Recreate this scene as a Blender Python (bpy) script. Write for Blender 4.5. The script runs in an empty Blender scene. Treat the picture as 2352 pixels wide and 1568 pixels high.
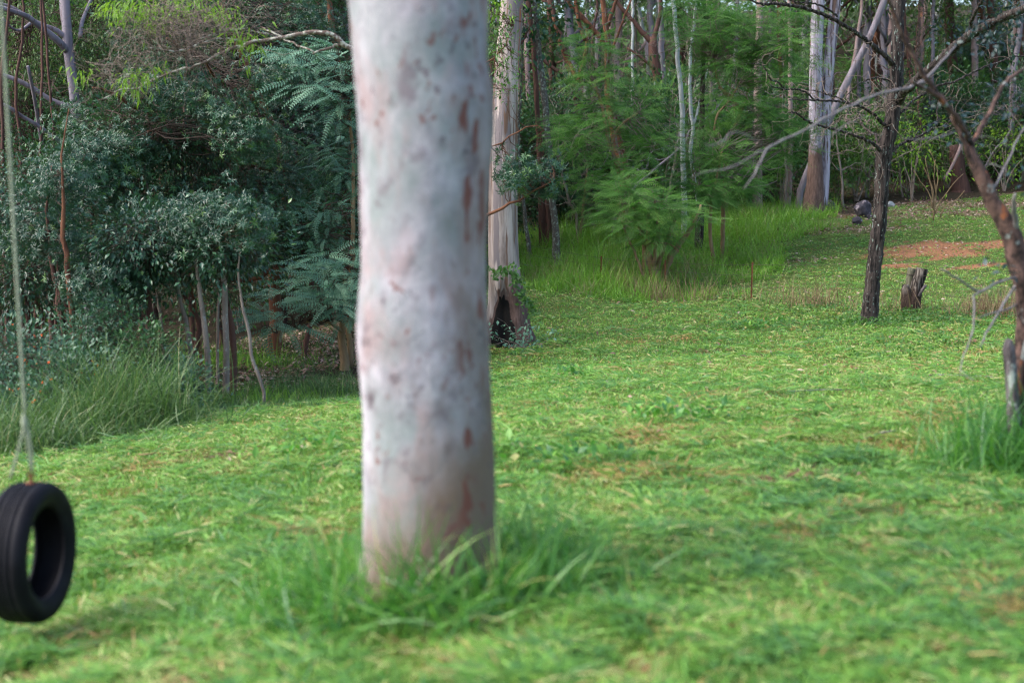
import bpy, math, numpy as np
from mathutils import Vector
rng = np.random.default_rng(11)
C = bpy.context.scene.collection
scene = bpy.context.scene
R = math.radians

# ------------------------------------------------------------------ camera, world, sun, exposure
F_PX, CX, CY, HORIZON, CAM_H = 3266.0, 1176.0, 784.0, 446.0, 1.6
PITCH = math.atan((CY - HORIZON) / F_PX)
cam = bpy.data.cameras.new('camera')
cam.sensor_width = 36.0
cam.lens = 36.0 * F_PX / 2352.0
cam.clip_start, cam.clip_end = 0.1, 1200
cam.dof.use_dof = True
cam.dof.focus_distance = 25.0
cam.dof.aperture_fstop = 1.6
cam_o = bpy.data.objects.new('camera', cam)
cam_o.location = (0, 0, CAM_H)
cam_o.rotation_euler = (math.pi / 2 - PITCH, 0, 0)
C.objects.link(cam_o)
scene.camera = cam_o

SUN = Vector((-0.80, -0.20, 0.85)).normalized()
world = bpy.data.worlds.new("World")
scene.world = world
world.use_nodes = True
wn = world.node_tree
sky = wn.nodes.new('ShaderNodeTexSky')
sky.sky_type = 'NISHITA'
sky.sun_disc = False
sky.sun_elevation = math.asin(SUN.z)
sky.sun_rotation = math.atan2(SUN.x, SUN.y)
sky.air_density = 1.0
sky.dust_density = 3.0
wn.links.new(sky.outputs[0], wn.nodes['Background'].inputs[0])
wn.nodes['Background'].inputs[1].default_value = 0.15

sl = bpy.data.lights.new('sun', 'SUN')
sl.energy = 1.5
sl.angle = R(40)
sl.color = (1.0, 0.98, 0.95)
so = bpy.data.objects.new('sun', sl)
so.rotation_euler = SUN.to_track_quat('Z', 'Y').to_euler()
C.objects.link(so)
scene.view_settings.view_transform = 'Standard'
scene.view_settings.look = 'None'
scene.view_settings.gamma = 1
scene.view_settings.exposure = 1.42
scene.cycles.max_bounces = 8
scene.cycles.diffuse_bounces = 4
scene.cycles.glossy_bounces = 2
scene.cycles.transmission_bounces = 4
scene.cycles.use_denoising = True
scene.cycles.pixel_filter_type = 'BLACKMAN_HARRIS'
scene.cycles.filter_width = 1.3
scene.cycles.sample_clamp_indirect = 3
scene.cycles.use_adaptive_sampling = False
scene.cycles.denoising_prefilter = 'NONE'

# ------------------------------------------------------------------ pixel helpers (2352 x 1568 survey coordinates)
SP, CP = math.sin(PITCH), math.cos(PITCH)
def at(px, py, Y):
    u = (px - CX) / F_PX; v = (CY - py) / F_PX
    d = np.array([u, CP + v * SP, -SP + v * CP])
    return np.array([0, 0, CAM_H]) + d * (Y / d[1])
def z1(x, y): return (x * .354, y * .354)
def z2(x, y): return (x * .354, 517 + y * .354)
def z3(x, y): return (1091 + x * .293, y * .293)
def z4(x, y): return (1091 + x * .293, 402 + y * .293)
def z5(x, y): return (1665 + x * .293, y * .293)
def z6(x, y): return (1665 + x * .293, 402 + y * .293)

# ------------------------------------------------------------------ terrain
_ctrl = [(985, 1370, 5.65, 0), (1500, 1000, 10), (1500, 850, 16), (2000, 850, 16), (2200, 1130, 8), (300, 1200, 8.5),
         (100, 1050, 12), (500, 940, 16.5), (800, 925, 17.5), (700, 830, 23), (600, 775, 30), (100, 800, 22), (-300, 900, 16),
         (1176, 800, 22), (1200, 665, 29), (1250, 560, 38), (1500, 692, 28.5), (1725, 690, 27.5), (1995, 745, 23), (2105, 718, 24.5),
         (2352, 740, 22), (1740, 495, 42), (1870, 490, 40), (2140, 505, 38), (2150, 580, 33), (2320, 560, 33), (2250, 440, 47),
         (1605, 580, 35), (900, 700, 34), (2700, 760, 20), (2700, 440, 46)]
_cp = [at(*c[:3]) for c in _ctrl]
_cp += [np.array(p, float) for p in [(-3, 2, -.36), (0, 2, 0), (3, 2, .08), (-2.0, 6, -.33), (-6, 6, -.75), (3, 6, .02), (7, 6, .05), (-8, 12, -1.15),
        (0, -6, .1), (-10, -6, -.6), (10, -6, .3), (-14, 45, -1.0), (0, 60, 3.0), (22, 60, 5.0), (-20, 75, 2.0), (0, 90, 9.0), (30, 90, 11.0),
        (-40, 100, 6.0), (0, 140, 18), (60, 140, 20), (-60, 140, 14), (-30, 20, -2.5), (35, 20, 1.0), (50, 60, 7), (-50, 60, -1), (12, 70, 6.2)]]
_cp = np.array(_cp)
def _tps_k(r2): return np.where(r2 > 1e-9, r2 * np.log(r2 + 1e-12), 0)
_n = len(_cp)
_K = _tps_k(((_cp[:, None, :2] - _cp[None, :, :2]) ** 2).sum(-1)) + np.eye(_n) * 0.6
_P = np.hstack([np.ones((_n, 1)), _cp[:, :2]])
_A = np.vstack([np.hstack([_K, _P]), np.hstack([_P.T, np.zeros((3, 3))])])
_w = np.linalg.solve(_A, np.concatenate([_cp[:, 2], np.zeros(3)]))
def _hash(i, j, s):
    n = (i * 374761393 + j * 668265263 + s * 1274126177) & 0x7fffffff
    n = ((n ^ (n >> 13)) * 1274126177) & 0x7fffffff
    return ((n ^ (n >> 16)) & 0xffff) / 65535.0
def vnoise(x, y, s=0):
    x = np.asarray(x, float); y = np.asarray(y, float)
    i = np.floor(x).astype(np.int64); j = np.floor(y).astype(np.int64)
    fx = x - i; fy = y - j; fx = fx * fx * (3 - 2 * fx); fy = fy * fy * (3 - 2 * fy)
    a = _hash(i, j, s); b = _hash(i + 1, j, s); c = _hash(i, j + 1, s); d = _hash(i + 1, j + 1, s)
    return (a * (1 - fx) + b * fx) * (1 - fy) + (c * (1 - fx) + d * fx) * fy
def fbm(x, y, s=0, o=3):
    t = 0; a = .5; n = 0
    for k in range(o):
        t = t + a * vnoise(np.asarray(x) * 2 ** k, np.asarray(y) * 2 ** k, s + k * 17); n += a; a *= .5
    return t / n
def G(x, y):
    x = np.atleast_1d(np.asarray(x, float)); y = np.atleast_1d(np.asarray(y, float))
    xc = np.clip(x, -60, 60); yc = np.clip(y, -8, 145)
    z = np.empty(x.shape)
    fx, fy, fz = xc.ravel(), yc.ravel(), np.empty(x.size)
    for a in range(0, fx.size, 40000):
        q = np.stack([fx[a:a + 40000], fy[a:a + 40000]], 1)
        k = _tps_k(((q[:, None, :] - _cp[None, :, :2]) ** 2).sum(-1))
        fz[a:a + 40000] = k @ _w[:_n] + _w[_n] + q @ _w[_n + 1:]
    z = fz.reshape(x.shape)
    return z + (fbm(x * .9, y * .9, 5) - .5) * .07
def G1(x, y): return float(G([x], [y])[0])
def gat(px, py):
    u = (px - CX) / F_PX; v = (CY - py) / F_PX
    d = np.array([u, CP + v * SP, -SP + v * CP]); d = d / d[1]
    Y = np.linspace(3, 75, 1441)
    z = CAM_H + d[2] * Y
    g = G(d[0] * Y, Y)
    k = np.argmax(z <= g) if (z <= g).any() else 1440
    return np.array([d[0] * Y[k], Y[k], g[k]])

# ------------------------------------------------------------------ mesh building
class MB:
    def __init__(s): s.V = []; s.L = []; s.S = []; s.A = []; s.SM = []; s.n = 0
    def add(s, V, faces_loops, sizes, rnd, smooth=False):
        V = np.asarray(V, np.float32)
        s.V.append(V); s.L.append(np.asarray(faces_loops, np.int32) + s.n); s.S.append(np.asarray(sizes, np.int32))
        s.A.append(np.broadcast_to(np.asarray(rnd, np.float32), (len(V),)).copy())
        s.SM.append(np.full(len(sizes), smooth, bool)); s.n += len(V)
    def inst(s, tmpl, T, Rm, Sc, rnd, smooth=False):
        tv, tl, ts = tmpl
        n = len(T)
        if n == 0: return
        Sc = np.asarray(Sc, float)
        if Sc.ndim == 1: Sc = np.repeat(Sc[:, None], 3, 1)
        V = np.einsum('nij,nmj->nmi', Rm, tv[None] * Sc[:, None, :]) + np.asarray(T)[:, None, :]
        m = len(tv)
        L = (tl[None, :] + (np.arange(n) * m)[:, None]).ravel()
        s.add(V.reshape(-1, 3), L, np.tile(ts, n), np.repeat(rnd, m), smooth)
    def build(s, name, mat, parent=None, origin=None):
        V = np.concatenate(s.V); L = np.concatenate(s.L); S = np.concatenate(s.S); A = np.concatenate(s.A); SM = np.concatenate(s.SM)
        if origin is None and parent is not None: origin = np.array(parent['_o'])
        if origin is not None: V = V - np.asarray(origin, np.float32)
        me = bpy.data.meshes.new(name)
        me.vertices.add(len(V)); me.vertices.foreach_set('co', V.ravel())
        me.loops.add(len(L)); me.loops.foreach_set('vertex_index', L)
        me.polygons.add(len(S)); me.polygons.foreach_set('loop_start', np.concatenate([[0], np.cumsum(S)[:-1]]).astype(np.int32))
        me.polygons.foreach_set('use_smooth', SM)
        at_ = me.attributes.new('rnd', 'FLOAT', 'POINT'); at_.data.foreach_set('value', A)
        me.update(calc_edges=True); me.validate()
        me.materials.append(mat)
        o = bpy.data.objects.new(name, me); C.objects.link(o)
        if parent is not None: o.parent = parent
        elif origin is not None: o.location = [float(v) for v in origin]
        return o

def tmpl(v, faces):
    return (np.array(v, float), np.array([i for f in faces for i in f], np.int64), np.array([len(f) for f in faces], np.int64))
def join_t(ts):
    V, L, S, n = [], [], [], 0
    for t in ts: V.append(t[0]); L.append(t[1] + n); S.append(t[2]); n += len(t[0])
    return (np.concatenate(V), np.concatenate(L), np.concatenate(S))
def xf(t, M=None, T=(0, 0, 0), s=1.0):
    V = t[0] * s
    if M is not None: V = V @ np.asarray(M).T
    return (V + np.array(T), t[1], t[2])
def frame(X, Zh):
    X = np.atleast_2d(X); X = X / (np.linalg.norm(X, axis=1, keepdims=True) + 1e-9)
    Zh = np.broadcast_to(Zh, X.shape)
    Yv = np.cross(Zh, X); Yv = Yv / (np.linalg.norm(Yv, axis=1, keepdims=True) + 1e-9)
    Z = np.cross(X, Yv)
    return np.stack([X, Yv, Z], 2)
def leaf_t(w=.18, fold=.06, droop=.12, mid=.45):
    return tmpl([(0, 0, 0), (mid, -w, fold), (mid, w, fold), (1, 0, -droop), (mid, 0, 0)], [(0, 1, 4), (0, 4, 2), (1, 3, 4), (4, 3, 2)])
def dia_t(w=.12, droop=.1): return tmpl([(0, 0, 0), (.5, -w, 0), (1, 0, -droop), (.5, w, 0)], [(0, 1, 2, 3)])
LEAF = leaf_t(); LEAF_WIDE = leaf_t(.27, .05, .1); LEAF_SICKLE = leaf_t(.09, .02, .25, .4); DIAMOND = dia_t(.3, .1)
def rosette(n, w, pitch, seed, droop=.2):
    r = np.random.default_rng(seed); ts = []
    for k in range(n):
        a = 2 * math.pi * k / n + r.uniform(-.3, .3); p = R(pitch) + r.uniform(-.25, .25)
        X = np.array([[math.cos(p), math.sin(p) * math.cos(a), math.sin(p) * math.sin(a)]])
        M = frame(X, np.array([[1, 0, 0.001]]))[0]
        ts.append(xf(leaf_t(w, .05, droop), M, s=r.uniform(.75, 1.1)))
    return join_t(ts)
ROS = [rosette(8, .105, 66, 1, .35), rosette(7, .12, 74, 2, .4), rosette(9, .10, 58, 3, .3)]
def pinnate(pairs, ll, w, curve, seed):
    r = np.random.default_rng(seed); ts = []
    for k in range(pairs):
        t = (k + .7) / pairs; z = -curve * t * t
        prof = ll * (.55 + .45 * math.sin(math.pi * min(1, t * .9 + .1)))
        for sgn in (-1, 1):
            X = np.array([[.28, sgn, -.18 + r.uniform(-.12, .12)]])
            ts.append(xf(dia_t(w, .08), frame(X, np.array([[0, 0, 1.]]))[0], (t, 0, z), prof))
    n = 4; V = []; Fc = []
    for k in range(n + 1):
        t = k / n; V += [(t, -.006, -curve * t * t), (t, .006, -curve * t * t)]
        if k: a = 2 * k; Fc.append((a - 2, a - 1, a + 1, a))
    ts.append(tmpl(V, Fc))
    return join_t(ts)
PIN = [pinnate(13, .15, .2, .25, 4), pinnate(11, .17, .2, .35, 5)]
FEATHER = [pinnate(17, .23, .06, .30, 6), pinnate(15, .26, .065, .45, 7), pinnate(18, .21, .065, .2, 8)]
def blade_t(k, bend, w0=1.0):
    V = []; Fc = []
    ang = R(90)
    x = z = 0.0
    for i in range(k + 1):
        t = i / k; w = w0 * (1 - t ** 1.6) * .5 + .001
        V += [(x, -w, z), (x, w, z)]
        if i: a = 2 * i; Fc.append((a - 2, a - 1, a + 1, a))
        th = R(90) - bend * (t + .15)
        x += math.cos(th) / k; z += math.sin(th) / k
    return tmpl(V, Fc)
BLADES = [blade_t(3, .7), blade_t(3, 1.2), blade_t(3, 1.8)]
TALLB = [blade_t(6, .6), blade_t(6, 1.2), blade_t(6, 1.9), blade_t(6, 2.5)]
def place_twigs(mb, A, B, r0, rnd, seed=0, amp=.07, rings=6, seg=4, sag=0.0, taper=.7):
    """curved tapered twigs from A to B (n,3), vectorised"""
    A = np.atleast_2d(A); B = np.atleast_2d(B); n = len(A)
    if n == 0: return
    r = np.random.default_rng(seed + n)
    Ln = np.linalg.norm(B - A, axis=1) + 1e-6
    D = (B - A) / Ln[:, None]
    Fm = frame(D, np.array([0.1, .3, 1.]))
    t = np.linspace(0, 1, rings)
    off = np.cumsum(r.normal(0, amp, (n, rings, 2)), 1)
    off -= off[:, :1] * (1 - t)[None, :, None] + off[:, -1:] * t[None, :, None]
    P = A[:, None] + (B - A)[:, None] * t[None, :, None] + (off[..., :1] * Fm[:, None, :, 1] + off[..., 1:] * Fm[:, None, :, 2]) * Ln[:, None, None]
    P[..., 2] += (sag * Ln)[:, None] * np.sin(math.pi * t)[None] if np.ndim(sag) == 0 else 0
    rad = np.broadcast_to(np.asarray(r0, float), (n,))[:, None] * (1 - taper * t)[None]
    a = np.arange(seg) * 2 * math.pi / seg
    V = P[:, :, None] + rad[:, :, None, None] * (np.cos(a)[None, None, :, None] * Fm[:, None, None, :, 1] + np.sin(a)[None, None, :, None] * Fm[:, None, None, :, 2])
    i = np.arange(rings - 1)[:, None] * seg; j = np.arange(seg)[None]; jn = (j + 1) % seg
    q = np.stack([i + j, i + jn, i + seg + jn, i + seg + j], -1).reshape(-1)
    L = (q[None] + (np.arange(n) * rings * seg)[:, None]).ravel()
    mb.add(V.reshape(-1, 3), L, np.full(n * (rings - 1) * seg, 4), np.repeat(np.broadcast_to(rnd, (n,)), rings * seg), True)
    return P

def smooth_path(pts, rad, step):
    pts = np.array(pts, float); rad = np.array(rad, float); n = len(pts)
    if n == 2: pts = np.array([pts[0], (pts[0] + pts[1]) / 2, pts[1]]); rad = np.array([rad[0], (rad[0] + rad[1]) / 2, rad[1]]); n = 3
    P = np.vstack([2 * pts[0] - pts[1], pts, 2 * pts[-1] - pts[-2]]); Rr = np.concatenate([[rad[0]], rad, [rad[-1]]])
    out, ro = [], []
    for k in range(1, n):
        m = max(2, int(np.linalg.norm(P[k + 1] - P[k]) / step))
        for t in np.arange(m) / m:
            a, b, c, d = P[k - 1], P[k], P[k + 1], P[k + 2]
            out.append(.5 * ((2 * b) + (c - a) * t + (2 * a - 5 * b + 4 * c - d) * t * t + (3 * b - a - 3 * c + d) * t ** 3))
            ro.append(Rr[k] * (1 - t) + Rr[k + 1] * t)
    out.append(pts[-1]); ro.append(rad[-1])
    return np.array(out), np.array(ro)
def tube(mb, pts, rad, seg=8, step=.15, wob=0.0, ridge=0.0, ridge_n=9, seed=0, rnd=.5, rfun=None, cap=True, kink=0.0):
    P, rr = smooth_path(pts, rad, step)
    r = np.random.default_rng(seed + len(P))
    if kink: P[1:-1] += r.normal(0, kink, (len(P) - 2, 3))
    T = np.gradient(P, axis=0); T /= np.linalg.norm(T, axis=1, keepdims=True) + 1e-9
    ref = np.array([1., 0, 0]) if abs(T[0][0]) < .8 else np.array([0, 1., 0])
    Ns = []
    nrm = ref - T[0] * ref.dot(T[0]); nrm /= np.linalg.norm(nrm)
    for k in range(len(P)):
        nrm = nrm - T[k] * nrm.dot(T[k]); nrm = nrm / (np.linalg.norm(nrm) + 1e-9); Ns.append(nrm)
    N = np.array(Ns); B = np.cross(T, N)
    a = np.arange(seg) * 2 * math.pi / seg
    s = np.concatenate([[0], np.cumsum(np.linalg.norm(np.diff(P, axis=0), axis=1))])
    AA, SS = np.meshgrid(a, s)
    RR = np.repeat(rr[:, None], seg, 1)
    if wob: RR = RR * (1 + wob * (vnoise(np.cos(AA) * 1.3 + 9 + seed, np.sin(AA) * 1.3 + SS * 1.7, seed) * 2 - 1))
    if ridge:
        RR = RR * (1 + ridge * (vnoise(AA * ridge_n / 6.283 * 1.0 + SS * .6, SS * 2.2, seed + 3) * 2 - 1) * (1 - (AA / 6.2832) ** 12))
    rn = np.full(RR.shape, rnd, float)
    if rfun is not None: RR, rn = rfun(AA, SS, RR, P, rn)
    V = P[:, None] + RR[..., None] * (np.cos(AA)[..., None] * N[:, None] + np.sin(AA)[..., None] * B[:, None])
    i = np.arange(len(P) - 1)[:, None] * seg; j = np.arange(seg)[None]; jn = (j + 1) % seg
    q = np.stack([i + j, i + jn, i + seg + jn, i + seg + j], -1).reshape(-1)
    V = V.reshape(-1, 3); L = list(q); S = [4] * ((len(P) - 1) * seg)
    if cap:
        L += list(range((len(P) - 1) * seg, len(P) * seg)); S.append(seg)
        L += list(range(seg - 1, -1, -1)); S.append(seg)
    mb.add(V, L, S, rn.ravel(), True)
    return P

# ------------------------------------------------------------------ things
def thing(name, label, cat, loc=(0, 0, 0), group=None):
    o = bpy.data.objects.new(name, None); C.objects.link(o)
    o.empty_display_size = .3
    o.location = [float(v) for v in loc]; o['_o'] = [float(v) for v in loc]
    o['label'] = label; o['category'] = cat
    if group: o['group'] = group
    return o
def tag(o, label=None, cat=None, group=None, kind=None):
    if label: o['label'] = label
    if cat: o['category'] = cat
    if group: o['group'] = group
    if kind: o['kind'] = kind
    return o
def dup(root, loc, rotz, label, scale=1.0, sz=None):
    r_ = root.copy(); C.objects.link(r_); r_.location = loc; r_.rotation_euler = (0, 0, rotz); r_.scale = (scale, scale, sz or scale)
    r_['label'] = label
    for ch in root.children:
        c = ch.copy(); C.objects.link(c); c.parent = r_
    return r_

# ------------------------------------------------------------------ materials
def newmat(name):
    m = bpy.data.materials.new(name); m.use_nodes = True
    nt = m.node_tree; nt.nodes.clear()
    out = nt.nodes.new('ShaderNodeOutputMaterial')
    return m, nt, out
def ramp(nt, stops, interp='LINEAR'):
    r_ = nt.nodes.new('ShaderNodeValToRGB'); cr = r_.color_ramp; cr.interpolation = interp
    while len(cr.elements) > 1: cr.elements.remove(cr.elements[-1])
    cr.elements[0].position = stops[0][0]; cr.elements[0].color = (*stops[0][1], 1)
    for p, c in stops[1:]:
        e = cr.elements.new(p); e.color = (*c, 1)
    return r_
def leaf_mat(name, stops, rough=.42, trans=.3, tcol=(.10, .22, .02), spec=.5, sheen=0):
    m, nt, out = newmat(name)
    a = nt.nodes.new('ShaderNodeAttribute'); a.attribute_name = 'rnd'
    cr = ramp(nt, stops); nt.links.new(a.outputs['Fac'], cr.inputs[0])
    p = nt.nodes.new('ShaderNodeBsdfPrincipled'); p.inputs['Roughness'].default_value = rough
    p.inputs['Specular IOR Level'].default_value = spec
    nt.links.new(cr.outputs[0], p.inputs['Base Color'])
    t = nt.nodes.new('ShaderNodeBsdfTranslucent')
    mx = nt.nodes.new('ShaderNodeMixRGB'); mx.blend_type = 'MIX'; mx.inputs[0].default_value = .5; mx.inputs[2].default_value = (*tcol, 1)
    nt.links.new(cr.outputs[0], mx.inputs[1]); nt.links.new(mx.outputs[0], t.inputs[0])
    ms = nt.nodes.new('ShaderNodeMixShader'); ms.inputs[0].default_value = trans
    nt.links.new(p.outputs[0], ms.inputs[1]); nt.links.new(t.outputs[0], ms.inputs[2]); nt.links.new(ms.outputs[0], out.inputs[0])
    return m
def noise(nt, co, scale, detail=4, rough=.55, dist=0.0):
    n = nt.nodes.new('ShaderNodeTexNoise'); n.inputs['Scale'].default_value = scale; n.inputs['Detail'].default_value = detail
    n.inputs['Roughness'].default_value = rough; n.inputs['Distortion'].default_value = dist
    nt.links.new(co, n.inputs['Vector']); return n
def mapping(nt, co, sc, loc=(0, 0, 0)):
    m = nt.nodes.new('ShaderNodeMapping'); m.inputs['Scale'].default_value = sc; m.inputs['Location'].default_value = loc
    nt.links.new(co, m.inputs['Vector']); return m.outputs[0]
def mixc(nt, f, a, b, mode='MIX'):
    m = nt.nodes.new('ShaderNodeMixRGB'); m.blend_type = mode
    for s_, v in ((m.inputs[0], f), (m.inputs[1], a), (m.inputs[2], b)):
        if isinstance(v, (int, float)): s_.default_value = v
        elif isinstance(v, tuple): s_.default_value = (*v, 1)
        else: nt.links.new(v, s_)
    return m.outputs[0]
def bark_mat(name, base, streak=None, spots=None, lichen=None, stretch=.16, scale=9, bump=.4, rough=.85, con=.18, attr=None, bscale=None):
    """base: two colours; streak/spots/lichen: (colour, threshold, noise scale, stretch)"""
    m, nt, out = newmat(name)
    tc = nt.nodes.new('ShaderNodeTexCoord').outputs['Object']
    st = mapping(nt, tc, (1, 1, stretch))
    n1 = noise(nt, st, scale, 6, .65, .3)
    cr = ramp(nt, [(.5 - con, base[0]), (.5 + con, base[1])]); nt.links.new(n1.outputs[0], cr.inputs[0])
    col = cr.outputs[0]
    k = 0
    for layer in (streak, spots, lichen):
        k += 1
        if layer is None: continue
        layers = layer if isinstance(layer, list) else [layer]
        for (c, th, sc, sz) in layers:
            k += 1
            n2 = noise(nt, mapping(nt, tc, (1, 1, sz), (k * 3.1, k, k * 5.7)), sc, 4, .6, .2)
            r2 = ramp(nt, [(th, (0, 0, 0)), (min(1, th + .045), (1, 1, 1))]); nt.links.new(n2.outputs[0], r2.inputs[0])
            col = mixc(nt, r2.outputs[0], col, c)
    if attr is not None:
        a = nt.nodes.new('ShaderNodeAttribute'); a.attribute_name = 'rnd'
        n3 = noise(nt, mapping(nt, tc, (1, 1, .12)), 16, 6, .7)
        ad = nt.nodes.new('ShaderNodeMath'); ad.operation = 'MULTIPLY_ADD'; ad.inputs[1].default_value = .5; nt.links.new(n3.outputs[0], ad.inputs[0]); nt.links.new(a.outputs['Fac'], ad.inputs[2])
        lo, c_attr, hi, c2 = attr
        hf = nt.nodes.new('ShaderNodeMath'); hf.operation = 'MULTIPLY'; hf.inputs[1].default_value = .5; nt.links.new(ad.outputs[0], hf.inputs[0])
        r3 = ramp(nt, [(lo / 2 - .025, (0, 0, 0)), (lo / 2 + .045, (1, 1, 1))]); nt.links.new(hf.outputs[0], r3.inputs[0])
        n4 = noise(nt, mapping(nt, tc, (1, 1, .12)), 30, 5, .7)
        cc = ramp(nt, [(.35, c_attr), (.7, tuple(min(1, v * 2.6 + .02) for v in c_attr))]); nt.links.new(n4.outputs[0], cc.inputs[0])
        col = mixc(nt, r3.outputs[0], col, cc.outputs[0])
        r4 = ramp(nt, [(min(.97, hi / 2), (0, 0, 0)), (min(1, hi / 2 + .03), (1, 1, 1))]); nt.links.new(hf.outputs[0], r4.inputs[0])
        col = mixc(nt, r4.outputs[0], col, c2)
    p = nt.nodes.new('ShaderNodeBsdfPrincipled'); p.inputs['Roughness'].default_value = rough; p.inputs['Specular IOR Level'].default_value = .25
    nt.links.new(col, p.inputs['Base Color'])
    if bump:
        nb = noise(nt, st, bscale or scale * 2.5, 6, .7, .4)
        b = nt.nodes.new('ShaderNodeBump'); b.inputs['Strength'].default_value = bump; b.inputs['Distance'].default_value = .03
        nt.links.new(nb.outputs[0], b.inputs['Height']); nt.links.new(b.outputs[0], p.inputs['Normal'])
    nt.links.new(p.outputs[0], out.inputs[0])
    return m

M = {}
M['lawn'] = leaf_mat('lawn_grass', [(0, (.06, .17, .06)), (.22, (.09, .24, .055)), (.48, (.14, .33, .045)), (.68, (.25, .43, .075)), (.84, (.50, .50, .22)), (.93, (.42, .27, .10)), (1, (.24, .12, .05))], .5, .3, (.22, .42, .03), .45)
M['tall'] = leaf_mat('tall_grass', [(0, (.08, .20, .025)), (.4, (.15, .34, .035)), (.75, (.24, .45, .045)), (.9, (.25, .25, .09)), (1, (.33, .27, .14))], .45, .35, (.18, .42, .02))
M['tallcool'] = leaf_mat('guinea_grass', [(0, (.035, .09, .03)), (.4, (.075, .16, .04)), (.75, (.15, .24, .06)), (.92, (.30, .30, .12)), (1, (.40, .36, .2))], .4, .3, (.12, .28, .05))
M['tuft'] = leaf_mat('tuft_grass', [(0, (.04, .14, .045)), (.45, (.10, .27, .04)), (.8, (.19, .40, .06)), (.88, (.40, .38, .14)), (1, (.30, .24, .08))], .4, .35, (.10, .40, .03))
M['straw'] = leaf_mat('dry_straw', [(0, (.12, .07, .04)), (.5, (.25, .17, .10)), (1, (.42, .34, .2))], .7, .15, (.3, .25, .1), .2)
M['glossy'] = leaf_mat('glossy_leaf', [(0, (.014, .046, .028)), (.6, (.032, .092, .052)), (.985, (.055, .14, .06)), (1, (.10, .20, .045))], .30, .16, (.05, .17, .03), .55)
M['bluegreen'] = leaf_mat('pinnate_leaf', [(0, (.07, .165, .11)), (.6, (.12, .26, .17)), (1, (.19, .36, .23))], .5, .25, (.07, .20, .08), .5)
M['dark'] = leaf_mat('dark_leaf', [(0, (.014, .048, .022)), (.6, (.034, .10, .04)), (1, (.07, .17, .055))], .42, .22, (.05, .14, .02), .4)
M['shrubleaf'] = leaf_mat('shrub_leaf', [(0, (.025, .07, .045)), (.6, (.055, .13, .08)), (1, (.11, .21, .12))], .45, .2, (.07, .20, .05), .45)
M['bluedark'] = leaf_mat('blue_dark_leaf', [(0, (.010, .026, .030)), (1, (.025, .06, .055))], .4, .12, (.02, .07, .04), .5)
M['feather'] = leaf_mat('feathery_leaf', [(0, (.045, .12, .03)), (.5, (.10, .24, .05)), (1, (.20, .38, .08))], .5, .4, (.10, .32, .03), .4)
M['gumleaf'] = leaf_mat('gum_leaf', [(0, (.06, .13, .045)), (.6, (.12, .22, .065)), (1, (.22, .33, .10))], .45, .28, (.12, .22, .04), .5)
M['lime'] = leaf_mat('lime_leaf', [(0, (.10, .24, .02)), (1, (.25, .45, .04))], .5, .45, (.35, .6, .03), .4)
M['midleaf'] = leaf_mat('mid_leaf', [(0, (.035, .09, .02)), (.6, (.065, .17, .03)), (.98, (.12, .25, .04)), (1, (.22, .28, .05))], .45, .3, (.10, .28, .02), .5)
M['flower'] = leaf_mat('orange_flower', [(0, (.75, .08, .02)), (1, (.9, .25, .02))], .5, .2, (.9, .2, .02))
M['litter'] = leaf_mat('leaf_litter', [(0, (.12, .06, .04)), (.5, (.30, .18, .14)), (1, (.55, .42, .36))], .7, .1, (.2, .1, .05), .3)

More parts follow.
